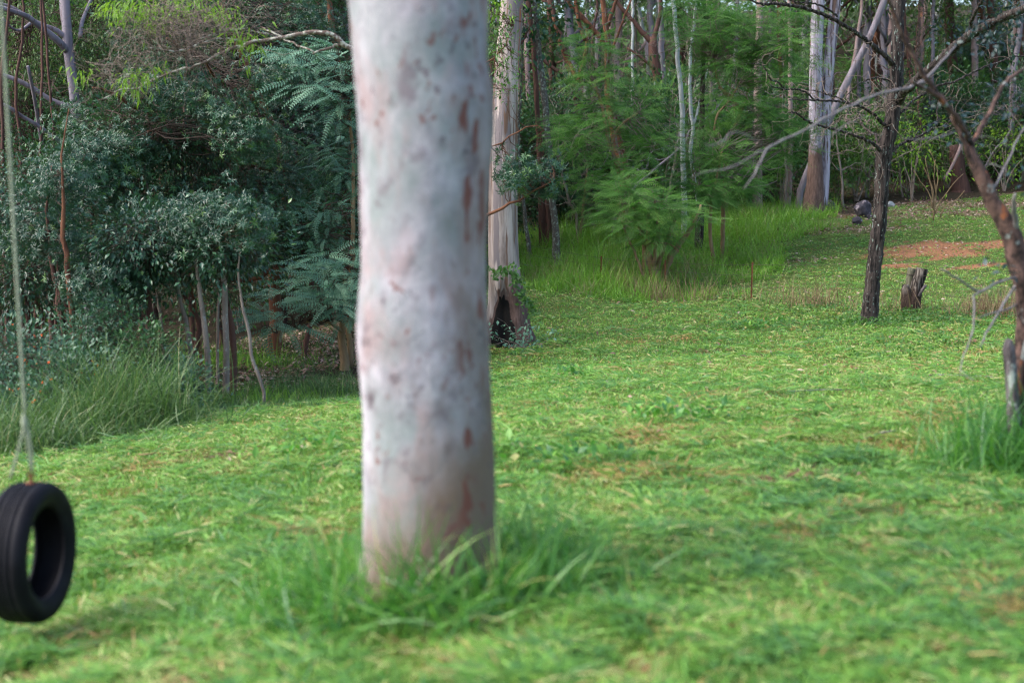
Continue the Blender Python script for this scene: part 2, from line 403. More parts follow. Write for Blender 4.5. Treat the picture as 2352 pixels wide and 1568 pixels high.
def main_gum_mat():
    m, nt, out = newmat('pale_spotted_gum_bark')
    tc = nt.nodes.new('ShaderNodeTexCoord').outputs['Object']
    def soft(col, c, sc, st, lo, hi, loc, amt=1.0, dist=.4, det=5):
        n_ = noise(nt, mapping(nt, tc, (1, 1, st), loc), sc, det, .6, dist)
        r_ = ramp(nt, [(lo, (0, 0, 0)), (hi, (amt, amt, amt))]); nt.links.new(n_.outputs[0], r_.inputs[0])
        return mixc(nt, r_.outputs[0], col, c)
    n1 = noise(nt, mapping(nt, tc, (1, 1, .7)), 6, 8, .68, .5)
    cr = ramp(nt, [(.34, (.23, .225, .25)), (.5, (.37, .35, .39)), (.66, (.50, .47, .52))]); nt.links.new(n1.outputs[0], cr.inputs[0])
    col = cr.outputs[0]
    col = soft(col, (.20, .245, .24), 3.0, .6, .44, .64, (3, 1, 2), .8)
    col = soft(col, (.34, .245, .25), 4.5, .5, .48, .64, (9, 4, 1), .75)
    col = soft(col, (.15, .12, .14), 9, .8, .54, .70, (1, 7, 5), .75)
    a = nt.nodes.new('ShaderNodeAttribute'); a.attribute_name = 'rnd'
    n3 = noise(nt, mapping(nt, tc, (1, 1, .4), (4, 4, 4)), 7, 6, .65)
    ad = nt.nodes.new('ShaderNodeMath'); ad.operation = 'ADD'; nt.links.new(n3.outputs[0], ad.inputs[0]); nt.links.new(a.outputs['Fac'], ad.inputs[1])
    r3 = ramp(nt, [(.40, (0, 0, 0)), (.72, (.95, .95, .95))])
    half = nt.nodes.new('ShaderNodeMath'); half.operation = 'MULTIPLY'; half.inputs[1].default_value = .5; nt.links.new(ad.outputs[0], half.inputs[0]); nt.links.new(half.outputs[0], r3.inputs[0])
    col = mixc(nt, r3.outputs[0], col, (.175, .12, .085))  # brown of stained foot and right side, the latter partly painted-in shade
    clean = col
    col = soft(col, (.10, .075, .09), 17, .85, .575, .66, (2, 2, 8), .75, .2, 3)
    col = soft(col, (.17, .07, .06), 19, .7, .60, .67, (6, 2, 3), .8, .15, 2)
    n6 = noise(nt, mapping(nt, tc, (1, 1, .8), (8, 1, 6)), 3.2, 2, .5); r6 = ramp(nt, [(.44, (0, 0, 0)), (.54, (1, 1, 1))]); nt.links.new(n6.outputs[0], r6.inputs[0])
    col = mixc(nt, r6.outputs[0], clean, col)
    sx = nt.nodes.new('ShaderNodeSeparateXYZ'); nt.links.new(tc, sx.inputs[0])
    rx = ramp(nt, [(.10, (0, 0, 0)), (.15, (1, 1, 1)), (.21, (1, 1, 1)), (.235, (0, 0, 0))]); nt.links.new(sx.outputs[0], rx.inputs[0])
    n5 = noise(nt, mapping(nt, tc, (1, 1, .36), (5, 3, 3)), 15, 2, .5, .1)
    r5 = ramp(nt, [(.57, (0, 0, 0)), (.62, (.9, .9, .9))]); nt.links.new(n5.outputs[0], r5.inputs[0])
    col = mixc(nt, mixc(nt, 1.0, rx.outputs[0], r5.outputs[0], 'MULTIPLY'), col, (.17, .06, .045))
    p = nt.nodes.new('ShaderNodeBsdfPrincipled'); p.inputs['Roughness'].default_value = .8; p.inputs['Specular IOR Level'].default_value = .25
    nt.links.new(col, p.inputs['Base Color'])
    nb = noise(nt, mapping(nt, tc, (1, 1, .8)), 13, 7, .65, .3)
    b = nt.nodes.new('ShaderNodeBump'); b.inputs['Strength'].default_value = .45; b.inputs['Distance'].default_value = .02
    nt.links.new(nb.outputs[0], b.inputs['Height']); nt.links.new(b.outputs[0], p.inputs['Normal']); nt.links.new(p.outputs[0], out.inputs[0])
    return m
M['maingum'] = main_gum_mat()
M['gum2'] = bark_mat('white_streaked_gum_bark', ((.20, .15, .13), (.47, .40, .37)), stretch=.10, scale=8, con=.12,
    streak=[((.20, .17, .175), .51, 7, .07), ((.17, .10, .07), .545, 8, .09), ((.36, .11, .05), .64, 6, .08)], spots=((.05, .035, .03), .73, 12, .4),
    attr=(.85, (.06, .036, .03), 1.5, (.005, .004, .004)), bump=.5, bscale=16)
M['greygum'] = bark_mat('pale_grey_gum_bark', ((.13, .11, .125), (.29, .26, .30)), stretch=.15, scale=6, streak=((.14, .10, .10), .60, 8, .1), bump=.35)
M['lilac'] = bark_mat('lilac_gum_bark', ((.27, .24, .29), (.50, .46, .54)), stretch=.10, scale=9, con=.12, streak=[((.10, .07, .07), .53, 12, .07), ((.17, .11, .09), .58, 7, .12)], attr=(.85, (.075, .045, .036), 3, (.05, .03, .03)), bump=.5)
M['pink'] = bark_mat('pinkish_gum_bark', ((.24, .16, .15), (.40, .30, .29)), stretch=.2, scale=6, spots=((.08, .04, .04), .66, 14, .5), bump=.3)
M['whitestem'] = bark_mat('white_stem_bark', ((.33, .36, .36), (.50, .52, .52)), stretch=.3, scale=5, spots=((.12, .08, .07), .69, 12, .7), bump=.15)
M['rust'] = bark_mat('rust_red_bark', ((.07, .03, .02), (.22, .095, .05)), stretch=.15, scale=10, streak=((.07, .03, .02), .6, 14, .1), bump=.5)
M['darkred'] = bark_mat('dark_red_bark', ((.055, .03, .025), (.13, .065, .05)), stretch=.12, scale=10, bump=.6)
M['rough'] = bark_mat('rough_dark_bark', ((.006, .0045, .0045), (.075, .058, .052)), stretch=.10, scale=24, con=.09, lichen=[((.20, .25, .22), .61, 26, .35), ((.34, .38, .34), .66, 34, .6)], bump=1.0, bscale=26)
M['lichenbark'] = bark_mat('lichen_bark', ((.06, .05, .045), (.16, .15, .13)), stretch=.5, scale=14, lichen=[((.28, .33, .28), .55, 22, .7)], bump=.6)
M['lichenbranch'] = bark_mat('lichen_branch', ((.10, .06, .05), (.22, .17, .14)), stretch=1, scale=14, lichen=[((.46, .45, .38), .50, 18, 1)], bump=.5)
M['greystem'] = bark_mat('grey_brown_stem', ((.13, .10, .085), (.32, .27, .23)), stretch=.2, scale=12, lichen=((.32, .32, .30), .62, 25, .8), bump=.5)
M['yellowstem'] = bark_mat('tan_stem', ((.17, .11, .06), (.30, .21, .12)), stretch=.2, scale=12, bump=.3)
M['twig'] = bark_mat('fine_twig', ((.13, .095, .08), (.27, .215, .18)), stretch=1, scale=8, bump=0)
M['darktwig'] = bark_mat('dark_fine_twig', ((.04, .028, .022), (.10, .07, .055)), stretch=1, scale=8, bump=0)
M['rusttwig'] = bark_mat('rusty_twig', ((.055, .03, .02), (.13, .065, .038)), stretch=1, scale=8, bump=0)
M['nearbranch'] = bark_mat('peeling_branch_bark', ((.03, .02, .018), (.15, .09, .075)), stretch=.6, scale=18, con=.1, streak=[((.28, .10, .045), .62, 10, .5)], lichen=((.22, .24, .23), .62, 9, .8), bump=.6)
M['paletwig'] = bark_mat('pale_grey_twig', ((.12, .10, .105), (.27, .25, .255)), stretch=.8, scale=16, bump=.2)
M['deadwood'] = bark_mat('weathered_dead_wood', ((.02, .014, .011), (.24, .205, .18)), stretch=.10, scale=26, con=.09, bump=.9, streak=((.012, .009, .008), .56, 20, .1), attr=(.95, (.025, .014, .010), 3, (.01, .01, .01)))
M['deadstub'] = bark_mat('pale_dead_stub', ((.03, .024, .025), (.17, .145, .15)), stretch=.2, scale=24, con=.1, lichen=((.38, .42, .38), .60, 9, .6), bump=.7)

# ------------------------------------------------------------------ crowns
def blob(px, py, Y, rx, ry, rd):
    """ellipsoid given where it shows and how deep it stands; radii rx, ry in survey pixels, rd in metres"""
    return (at(px, py, Y), np.array([rx / F_PX * Y, rd, ry / F_PX * Y]))
def fill(b, n, r, power=.5):
    c, rad = b
    d = r.normal(size=(n, 3)); d /= np.linalg.norm(d, axis=1, keepdims=True)
    u = r.random(n) ** power
    return c + d * u[:, None] * rad, d
def foliage(mb, twmb, blobs, temps, n_cl, per, cr, size, anchors=None, seed=0, up=.35, droop=0.0, outw=.6, twr=.006, flat=1.0, dens=None, tone=0.0, zmin=True, sub=.12, power=.5, nz=.35, dk=.5, xr=.35, zh=(0, 0, 1.0)):
    r = np.random.default_rng(1000 + seed)
    tot = sum(np.prod(b[1]) ** .5 for b in blobs)
    for b in blobs:
        k = max(3, int(n_cl * np.prod(b[1]) ** .5 / tot))
        cc, dd = fill(b, k, r, power)
        if zmin:
            g = G(cc[:, 0], cc[:, 1]); keep = cc[:, 2] > g + .12; cc = cc[keep]; dd = dd[keep]; k = len(cc)
        if k == 0: continue
        if twmb is not None and anchors is not None and len(anchors):
            d2 = ((cc[:, None] - anchors[None]) ** 2).sum(-1) * r.uniform(.6, 1.4, (k, len(anchors)))
            An = anchors[np.argmin(d2, 1)]
            place_twigs(twmb, An, cc, twr * (1 + np.linalg.norm(cc - An, axis=1) * .5), .5, seed=seed, amp=.06, rings=7, seg=4)
        ctone = r.normal(0, .16, k)
        q = np.repeat(np.arange(k), per)
        off = r.normal(size=(k * per, 3)) * np.array([1, 1, .75]) * flat_vec(flat)
        P = cc[q] + off * cr * r.uniform(.6, 1.3, k)[q][:, None]
        if zmin:
            g = G(P[:, 0], P[:, 1]); keep = P[:, 2] > g + .02; P = P[keep]; q = q[keep]; off = off[keep]
        n = len(P)
        X = off / (np.linalg.norm(off, axis=1, keepdims=True) + 1e-6) * outw + dd[q] * dk + r.normal(0, xr, (n, 3)) + np.array([0, 0, up - droop])
        Zh = np.array(zh) + r.normal(0, nz, (n, 3))
        Fm = frame(X, Zh)
        s = size * r.uniform(.65, 1.25, n)
        rnd = np.clip(.5 + ctone[q] + r.normal(0, .2, n) + tone, 0, 1)
        w = r.integers(0, len(temps), n)
        for t in range(len(temps)):
            k_ = w == t
            mb.inst(temps[t], P[k_], Fm[k_], s[k_], rnd[k_])
        if twmb is not None and sub > 0:
            k_ = r.random(n) < sub
            place_twigs(twmb, cc[q[k_]], P[k_], twr * .45, .5, seed=seed + 5, amp=.05, rings=4, seg=3)
def flat_vec(f): return np.array([1, 1, f])

def tree(name, label, cat, base, trunks, bark, crown=None, seg=10, step=.2, wob=.06, ridge=0, ridge_n=9, rfun=None, branches=None, branch_mat=None, group=None, twig_mat=None, seed=0, kink=0.0):
    """trunks/branches: list of (points, radii); crown: list of dicts for foliage(), each with its own leaf material"""
    o = thing(name, label, cat, base, group)
    mb = MB(); anch = []
    for i, (p, rr) in enumerate(trunks):
        anch.append(tube(mb, p, rr, seg, step, wob, ridge, ridge_n, seed + i, rfun=rfun if i == 0 else None, kink=kink))
    mb.build('trunk', M[bark], o)
    if branches:
        bm_ = MB()
        for i, (p, rr) in enumerate(branches):
            anch.append(tube(bm_, p, rr, 6, step * .6, wob * 1.5, 0, 5, seed + 40 + i, kink=kink))
        bm_.build('branches', M[branch_mat or bark], o)
    A = np.concatenate(anch)
    A = A[A[:, 2] > G(A[:, 0], A[:, 1]) + .25] if len(A) > 4 else A
    if crown:
        tw = MB(); mats = {}
        for i, c in enumerate(crown):
            c = dict(c); mt = c.pop('mat')
            foliage(mats.setdefault(mt, MB()), tw, anchors=A, seed=seed * 7 + i, **c)
        for mt in mats:
            if mats[mt].n: mats[mt].build('crown', M[mt], o)
        if tw.n: tw.build('twigs', M[twig_mat or 'darktwig'], o)
    return o

# ------------------------------------------------------------------ ground sheet
def inpoly(x, y, poly):
    ins = np.zeros(x.shape, bool); n = len(poly)
    for i in range(n):
        x0, y0 = poly[i]; x1, y1 = poly[(i + 1) % n]
        c = ((y0 > y) != (y1 > y)) & (x < (x1 - x0) * (y - y0) / (y1 - y0 + 1e-12) + x0)
        ins ^= c
    return ins
def wpoly(pts): return [tuple(gat(*p)[:2]) for p in pts]
P_LAWN = wpoly([(-250, 1110), (0, 1052), (200, 1040), (340, 1000), (500, 955), (700, 935), (830, 915), (840, 840), (900, 760), (1000, 700), (1100, 670), (1200, 660), (1300, 668), (1480, 692), (1640, 690), (1705, 615),
                (1780, 565), (1860, 530), (1960, 495), (2050, 475), (2352, 440), (2600, 430)]) + [(26, 45), (26, 2), (-7, 2), (-6, 9)]
P_LONG = wpoly([(1150, 672), (1300, 672), (1480, 698), (1610, 692), (1665, 668), (1720, 618), (1785, 574), (1870, 538), (1930, 508), (1900, 480), (1840, 466), (1740, 470), (1640, 505), (1560, 520), (1400, 520), (1290, 530), (1180, 545), (1100, 600)])
P_LEFT = wpoly([(-200, 1090), (0, 1058), (200, 1045), (340, 1005), (500, 960), (700, 940), (835, 920), (835, 850), (700, 880), (560, 900), (400, 900), (200, 960), (-200, 1000)])
P_UNDER = wpoly([(480, 900), (830, 880), (835, 760), (700, 760), (500, 790)])
DIRT = [(gat(2125, 574), 1.25, 1.15), (gat(2190, 582), .7, .8), (gat(2325, 560), 1.15, .8), (gat(2250, 612), .7, .35), (gat(2060, 612), .5, .3)]
LITT = [(gat(2130, 490), 2.2, 1.3), (gat(2260, 472), 2.8, 1.5), (gat(1950, 528), 1.6, .8), (gat(1845, 600), .6, .3), (gat(2060, 500), 1.6, 1.0)]
def emask(x, y, L, s):
    m = np.zeros(x.shape)
    for c, a, b in L:
        d = np.hypot((x - c[0]) / a, (y - c[1]) / b) + (fbm(x * 1.6, y * 1.6, s) - .5) * 1.2 + (fbm(x * 5, y * 5, s + 3) - .5) * .9
        m = np.maximum(m, np.clip((1.12 - d) / .5, 0, 1))
    return m
gx = np.concatenate([np.linspace(-400, -60, 12), np.linspace(-58, -16, 30), np.arange(-15.5, 24, .22), np.linspace(25, 60, 24), np.linspace(64, 400, 12)])
gy = np.concatenate([np.linspace(-300, -8, 10), np.arange(-7, 1.6, .8), np.arange(2, 16, .14), np.arange(16.2, 52, .25), np.linspace(53, 145, 60), np.linspace(150, 600, 12)])
X, Y = np.meshgrid(gx, gy)
Z = G(X, Y)
mb = MB()
nx, ny = len(gx), len(gy)
i = np.arange(ny - 1)[:, None] * nx; j = np.arange(nx - 1)[None]
q = np.stack([i + j, i + j + 1, i + nx + j + 1, i + nx + j], -1).reshape(-1)
dm = emask(X, Y, DIRT, 31).ravel(); lm = emask(X, Y, LITT, 41).ravel()
law = inpoly(X.ravel(), Y.ravel(), P_LAWN) | inpoly(X.ravel(), Y.ravel(), P_LONG)
val = np.where(law, .45, .9) - lm * .0
val = np.where(lm > .4, .60, val); val = np.where(dm > .02, .42 * (1 - np.clip(dm * 1.3, 0, 1)), val)
mb.add(np.stack([X, Y, Z], -1).reshape(-1, 3), q, np.full((ny - 1) * (nx - 1), 4), val, True)
m, nt, out = newmat('ground_soil')
a_ = nt.nodes.new('ShaderNodeAttribute'); a_.attribute_name = 'rnd'
tc = nt.nodes.new('ShaderNodeTexCoord').outputs['Object']
nn = noise(nt, tc, 3.5, 8, .7)
md = nt.nodes.new('ShaderNodeMath'); md.operation = 'MULTIPLY_ADD'; md.inputs[1].default_value = .22; md.inputs[2].default_value = -.11; nt.links.new(nn.outputs[0], md.inputs[0])
ad = nt.nodes.new('ShaderNodeMath'); ad.operation = 'ADD'; nt.links.new(md.outputs[0], ad.inputs[0]); nt.links.new(a_.outputs['Fac'], ad.inputs[1])
cr = ramp(nt, [(0, (.30, .145, .075)), (.16, (.23, .115, .06)), (.36, (.09, .12, .035)), (.55, (.085, .14, .03)), (.68, (.15, .095, .07)), (.8, (.12, .08, .06)), (.9, (.045, .035, .022)), (1, (.03, .03, .018))])
nt.links.new(ad.outputs[0], cr.inputs[0])
n2 = noise(nt, tc, 25, 6, .7)
r2 = ramp(nt, [(.3, (.6, .6, .6)), (.7, (1.25, 1.25, 1.25))]); nt.links.new(n2.outputs[0], r2.inputs[0])
col = mixc(nt, 1.0, cr.outputs[0], r2.outputs[0], 'MULTIPLY')
p = nt.nodes.new('ShaderNodeBsdfPrincipled'); p.inputs['Roughness'].default_value = .95; p.inputs['Specular IOR Level'].default_value = .1
nt.links.new(col, p.inputs['Base Color'])
b = nt.nodes.new('ShaderNodeBump'); b.inputs['Strength'].default_value = .6; b.inputs['Distance'].default_value = .04
nt.links.new(n2.outputs[0], b.inputs['Height']); nt.links.new(b.outputs[0], p.inputs['Normal']); nt.links.new(p.outputs[0], out.inputs[0])
tag(mb.build('ground', m), kind='structure')

# ------------------------------------------------------------------ lawn: mown grass, blades and lying clippings
def lawn():
    r = np.random.default_rng(3)
    N = 760000
    u = r.random(N)
    y0, y1, ex = 3.6, 46.0, -.12
    Yp = (y0 ** ex + u * (y1 ** ex - y0 ** ex)) ** (1 / ex)
    Xp = (r.random(N) * 2 - 1) * (Yp * .40 + .8)
    ok = inpoly(Xp, Yp, P_LAWN)
    dmk = emask(Xp, Yp, DIRT, 31); lmk = emask(Xp, Yp, LITT, 41)
    ok &= r.random(N) > dmk * .82; ok &= r.random(N) > lmk * .6
    Xp, Yp = Xp[ok], Yp[ok]; n = len(Xp)
    z = G(Xp, Yp)
    patch = fbm(Xp * .55, Yp * .8, 61, 4); fine = fbm(Xp * 2.6, Yp * 3.4, 71, 3)
    swirl = fbm(Xp * 1.3, Yp * 1.3, 81, 2) * 12
    lying = r.random(n) < np.clip(.30 + (fine - .5) * 1.8, .05, .9)
    az = np.where(lying, swirl + r.normal(0, 1.5, n), r.random(n) * 6.283)
    el = np.where(lying, r.normal(.10, .12, n), np.clip(r.normal(.85, .35, n), .2, 1.5))
    ln = np.where(lying, r.uniform(.05, .13, n), r.uniform(.02, .055, n)) * (1 + .8 * (fine - .45))
    ln *= np.where(Yp > 26, .8, 1.0)
    w = np.maximum(.0072, Yp * .00056) * r.uniform(.7, 1.4, n)
    straw = np.clip((fbm(Xp * 1.7, Yp * 2.8, 91, 3) - .57) * 5, 0, 1)
    brown = np.clip((fbm(Xp * 1.1 + 7, Yp * 1.8, 97, 4) - .66) * 8, 0, 1)
    yell = np.clip((10.5 - np.abs(Yp - 12)) / 10, 0, 1) * .06
    clump = fbm(Xp * 7, Yp * 8, 101, 2)
    far = np.clip((Yp - 24) / 5, 0, 1)
    ln = np.where(clump > .52, ln * 1.5, ln * .9)
    band = fbm(Xp * .10 + 3, Yp * 1.1 + Xp * .12, 131, 3)
    rnd = .52 + far * .06 + np.clip((8 - Yp) / 3, 0, 1) * .07 + (patch - .5) * .28 + (band - .5) * .45 - np.clip(clump - .50, -.25, .3) * .95 + r.normal(0, .17, n) + straw * .26 * r.random(n) + yell
    rnd = np.where(lying & (fine > .55), rnd - .10, rnd)
    rnd = np.where(r.random(n) < brown * .6, .95, rnd)
    rnd = np.where(r.random(n) < .05, r.uniform(.8, .95, n), rnd)
    D = np.stack([np.cos(az) * np.cos(el), np.sin(az) * np.cos(el), np.sin(el)], 1)
    Fm = frame(D, np.array([0, 0, 1.0]) + r.normal(0, .45, (n, 3)))
    lift = np.where(lying, r.uniform(.005, .05, n) + .07 * np.clip(fine - .5, 0, 1) + .05 * np.clip(clump - .5, 0, 1), 0)
    strip = tmpl([(0, -.5, 0), (0, .5, 0), (.55, -.42, .06), (.55, .42, .06), (1, 0, -.05)], [(0, 2, 3, 1), (2, 4, 3)])
    g = MB()
    T = np.stack([Xp, Yp, z + lift], 1)
    g.inst(strip, T, Fm, np.stack([ln, w, ln], 1), np.clip(rnd, 0, 1))
    tag(g.build('lawn_grass', M['lawn']), 'short mown green grass with lying clippings across the clearing', 'grass', kind='stuff')
lawn()

def strew(n, poly, r, ymax=None):
    xs = [p[0] for p in poly]; ys = [p[1] for p in poly]
    X_ = r.uniform(min(xs), max(xs), n * 3); Y_ = r.uniform(min(ys), max(ys), n * 3)
    jx = (fbm(X_ * 1.3, Y_ * 1.3, 501) - .5) * 3; jy = (fbm(X_ * 1.3, Y_ * 1.3, 502) - .5) * 3
    ok = inpoly(X_ + jx, Y_ + jy, poly)
    return X_[ok][:n], Y_[ok][:n]
def blades(g, X_, Y_, r, hmin, hmax, w, rnd, lean=.25, temps=TALLB, zoff=-.02):
    n = len(X_)
    if n == 0: return
    z = G(X_, Y_)
    az = r.random(n) * 6.283
    up = np.stack([r.normal(0, lean, n), r.normal(0, lean, n), np.ones(n)], 1)
    hx = np.stack([np.cos(az), np.sin(az), np.zeros(n)], 1)
    Zc = up / np.linalg.norm(up, axis=1, keepdims=True)
    Yc = np.cross(Zc, hx); Yc /= np.linalg.norm(Yc, axis=1, keepdims=True); Xc = np.cross(Yc, Zc)
    Fm = np.stack([Xc, Yc, Zc], 2)
    h = r.uniform(hmin, hmax, n); ww = np.broadcast_to(w, (n,)) * r.uniform(.7, 1.3, n)
    T = np.stack([X_, Y_, z + zoff], 1); t = r.integers(0, len(temps), n)
    for k in range(len(temps)):
        m_ = t == k
        g.inst(temps[k], T[m_], Fm[m_], np.stack([h[m_], ww[m_], h[m_]], 1), rnd[m_])

r = np.random.default_rng(5)
# long grass behind the fence line
g = MB(); X_, Y_ = strew(36000, P_LONG, r)
pt = fbm(X_ * .8, Y_ * .8, 12, 3)
rn = np.clip(.45 + (pt - .5) * 1.1 + r.normal(0, .15, len(X_)), 0, 1); rn = np.where(r.random(len(X_)) < np.clip((fbm(X_ * .7, Y_ * .7, 77) - .55) * 3, .03, .5), .95, rn)
keep = r.random(len(X_)) < .5 + (pt > .45) * .6
X_, Y_, rn = X_[keep], Y_[keep], rn[keep]
ef = np.mean([inpoly(X_ + dx, Y_ + dy, P_LONG) for dx, dy in ((1, 0), (-1, 0), (0, 1.6), (0, -1.6), (2, 2), (-2, -2), (2, -3), (-2, 3))], 0)
ef = np.clip(ef * (.1 + 1.7 * fbm(X_ * .8, Y_ * .8, 55)), .15, 1)
for lo_, hi_ in ((0, .35), (.35, .6), (.6, .85), (.85, 9)):
    k_ = (ef >= lo_) & (ef < hi_); m_ = min(hi_, 1.0)
    blades(g, X_[k_], Y_[k_], r, .22 * m_, .95 * m_, .014, rn[k_], .28)
tag(g.build('long_grass', M['tall']), 'bright unmown long grass between the gums and the mown lawn', 'grass', kind='stuff')
# rough grass verge at the foot of the thicket
g = MB(); X_, Y_ = strew(15000, P_LEFT, r)
rn = np.clip(.35 + (fbm(X_, Y_, 15) - .5) + r.normal(0, .15, len(X_)), 0, 1)
hl = np.interp(X_, [-6, -4.2, -3.2], [1, .8, .45])
for lo_, hi_ in ((0, .55), (.55, .8), (.8, 1.1)):
    k_ = (hl >= lo_) & (hl < hi_); blades(g, X_[k_], Y_[k_], r, .06, .42 * min(hi_, 1), .009, rn[k_], .6)
X_, Y_ = strew(9000, P_UNDER, r)
blades(g, X_, Y_, r, .05, .2, .010, np.clip(r.normal(.3, .2, len(X_)), 0, 1), .5)
tag(g.build('verge_grass', M['tallcool']), 'rough grass along the foot of the dark thicket', 'grass', kind='stuff')
# dry stalks and low weeds along the wire fence
FL = np.array([gat(1380, 655)[:2], gat(1525, 668)[:2], gat(1725, 690)[:2], gat(2000, 722)[:2], gat(2105, 716)[:2], gat(2352, 735)[:2], gat(2600, 750)[:2]])
def along(n, sd, r, t0=0, t1=1):
    t = r.uniform(t0, t1, n) * (len(FL) - 1); k = np.minimum(t.astype(int), len(FL) - 2); f = (t - k)[:, None]
    P_ = FL[k] * (1 - f) + FL[k + 1] * f + r.normal(0, sd, (n, 2)); return P_[:, 0], P_[:, 1]
g = MB(); X_, Y_ = along(420, .25, r, .2, 1)
blades(g, X_, Y_, r, .3, .8, .008, r.uniform(.1, .9, len(X_)), .2, TALLB[:2])
for cx_, n_, cy_ in ((1870, 160, 705), (2260, 260, 725), (2320, 200, 725), (1800, 60, 705), (1505, 200, 690), (1430, 60, 668), (1310, 60, 655), (1600, 50, 692), (1560, 60, 650)):
    c_ = gat(cx_, cy_); blades(g, c_[0] + r.normal(0, .25, n_), c_[1] + r.normal(0, .2, n_), r, .35, .75, .008, r.uniform(.1, .9, n_), .2, TALLB[:2])
tag(g.build('dry_stalk_grass', M['straw']), 'thin dry grass stalks standing along the wire fence', 'dry grass', kind='stuff')
g = MB()
X_, Y_ = along(2600, .5, r, .3, 1); Y_ = Y_ - .8 + r.normal(0, .4, len(Y_))
c_ = gat(1995, 748); X_ = np.concatenate([X_, c_[0] + r.normal(0, .5, 900)]); Y_ = np.concatenate([Y_, c_[1] - .1 + r.normal(0, .35, 900)])
for q_ in ((1740, 752), (2150, 800), (2050, 820)):
    c_ = gat(*q_); X_ = np.concatenate([X_, c_[0] + r.normal(0, .6, 220)]); Y_ = np.concatenate([Y_, c_[1] + r.normal(0, .5, 220)])
n = len(X_); D = np.stack([r.normal(0, 1, n), r.normal(0, 1, n), r.uniform(.1, 1.2, n)], 1)
g.inst(LEAF_WIDE, np.stack([X_, Y_, G(X_, Y_) + r.uniform(.02, .14, n)], 1), frame(D, np.array([0, 0, 1.]) + r.normal(0, .4, (n, 3))), r.uniform(.03, .07, n), np.clip(r.normal(.5, .2, n), 0, .97))
tag(g.build('low_weeds', M['midleaf']), 'low leafy weeds creeping along the fence line', 'weeds', kind='stuff')
# leaf litter
g = MB(); n = 110000
X_ = r.uniform(2, 20, n); Y_ = r.uniform(25, 50, n); mk = emask(X_, Y_, LITT, 41) * .75 + emask(X_, Y_, DIRT, 31) * .10 + .018
k_ = r.random(n) < mk; X_, Y_ = X_[k_], Y_[k_]
xx = r.uniform(-12, 12, 9000); yy = r.uniform(8, 50, 9000); k2 = r.random(9000) < .12 + (fbm(xx * .9, yy * .9, 33) > .62) * .5; X_ = np.concatenate([X_, xx[k2]]); Y_ = np.concatenate([Y_, yy[k2]])
a, b_ = strew(5000, P_UNDER, r); X_ = np.concatenate([X_, a]); Y_ = np.concatenate([Y_, b_])
n = len(X_); D = np.stack([r.normal(0, 1, n), r.normal(0, 1, n), r.normal(0, .25, n)], 1)
g.inst(LEAF, np.stack([X_, Y_, G(X_, Y_) + r.uniform(.01, .05, n)], 1), frame(D, np.array([0, 0, 1.]) + r.normal(0, .3, (n, 3))), r.uniform(.06, .13, n), np.clip(r.normal(.5, .3, n), 0, 1))
tag(g.build('leaf_litter', M['litter']), 'brown fallen leaf litter scattered under the far trees', 'leaf litter', kind='stuff')
# torn brown clods and turned-over clumps on the lawn
# ------------------------------------------------------------------ foreground gum with its tuft
gy_ = 5.65
prof = [(-90, 800, 1116), (0, 805, 1118), (150, 815, 1116), (230, 821, 1130), (300, 825, 1131), (400, 828, 1122), (520, 829, 1117), (620, 830, 1116), (700, 822, 1120), (760, 817, 1122), (850, 821, 1125),
        (950, 831, 1130), (1050, 832, 1137), (1150, 833, 1143), (1250, 830, 1149), (1310, 822, 1156), (1350, 812, 1168), (1385, 796, 1186), (1420, 770, 1212)]
pts, rad = [], []
for py, l, r_ in prof:
    pts.append(at((l + r_) / 2, py, gy_)); rad.append((r_ - l) / 2 / F_PX * gy_)
pts.reverse(); rad.reverse()
top = pts[-1]
pts += [top + np.array([-.03, 0, .9]), top + np.array([-.1, .05, 2.2]), top + np.array([-.1, .2, 4.2]), top + np.array([0, .4, 6.5]), top + np.array([.3, .5, 8.5])]
rad += [.27, .255, .22, .16, .07]
GB = np.array([pts[2][0], gy_, G1(pts[2][0], gy_)])
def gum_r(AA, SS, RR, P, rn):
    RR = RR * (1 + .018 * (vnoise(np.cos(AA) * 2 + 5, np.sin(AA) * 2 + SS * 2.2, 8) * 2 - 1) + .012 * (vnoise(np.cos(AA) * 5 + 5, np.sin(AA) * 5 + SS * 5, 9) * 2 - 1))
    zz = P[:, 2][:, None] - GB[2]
    side = np.cos(AA)  # +x side browner: bark discoloration plus its shaded side painted into the colour
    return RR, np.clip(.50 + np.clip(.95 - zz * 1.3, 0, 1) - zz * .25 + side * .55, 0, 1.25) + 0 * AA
lz = top + np.array([-.1, .1, 2.6])
limb = ([lz, lz + np.array([-.9, .1, .5]), lz + np.array([-1.9, .15, .55]), lz + np.array([-3.4, .1, 1.1])], [.13, .10, .075, .03])
limb2 = ([top + np.array([-.1, .2, 4.2]), top + np.array([1.2, .5, 5.3]), top + np.array([2.3, .4, 7.2])], [.13, .09, .03])
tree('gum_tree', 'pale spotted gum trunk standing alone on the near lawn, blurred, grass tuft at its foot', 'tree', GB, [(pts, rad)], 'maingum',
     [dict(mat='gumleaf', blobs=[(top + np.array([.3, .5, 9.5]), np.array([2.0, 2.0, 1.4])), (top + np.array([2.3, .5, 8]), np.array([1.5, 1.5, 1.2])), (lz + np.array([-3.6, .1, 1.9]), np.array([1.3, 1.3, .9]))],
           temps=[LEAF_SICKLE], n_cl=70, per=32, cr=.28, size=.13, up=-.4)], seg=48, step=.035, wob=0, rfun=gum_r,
     branches=[limb, limb2], branch_mat='maingum', seed=3)
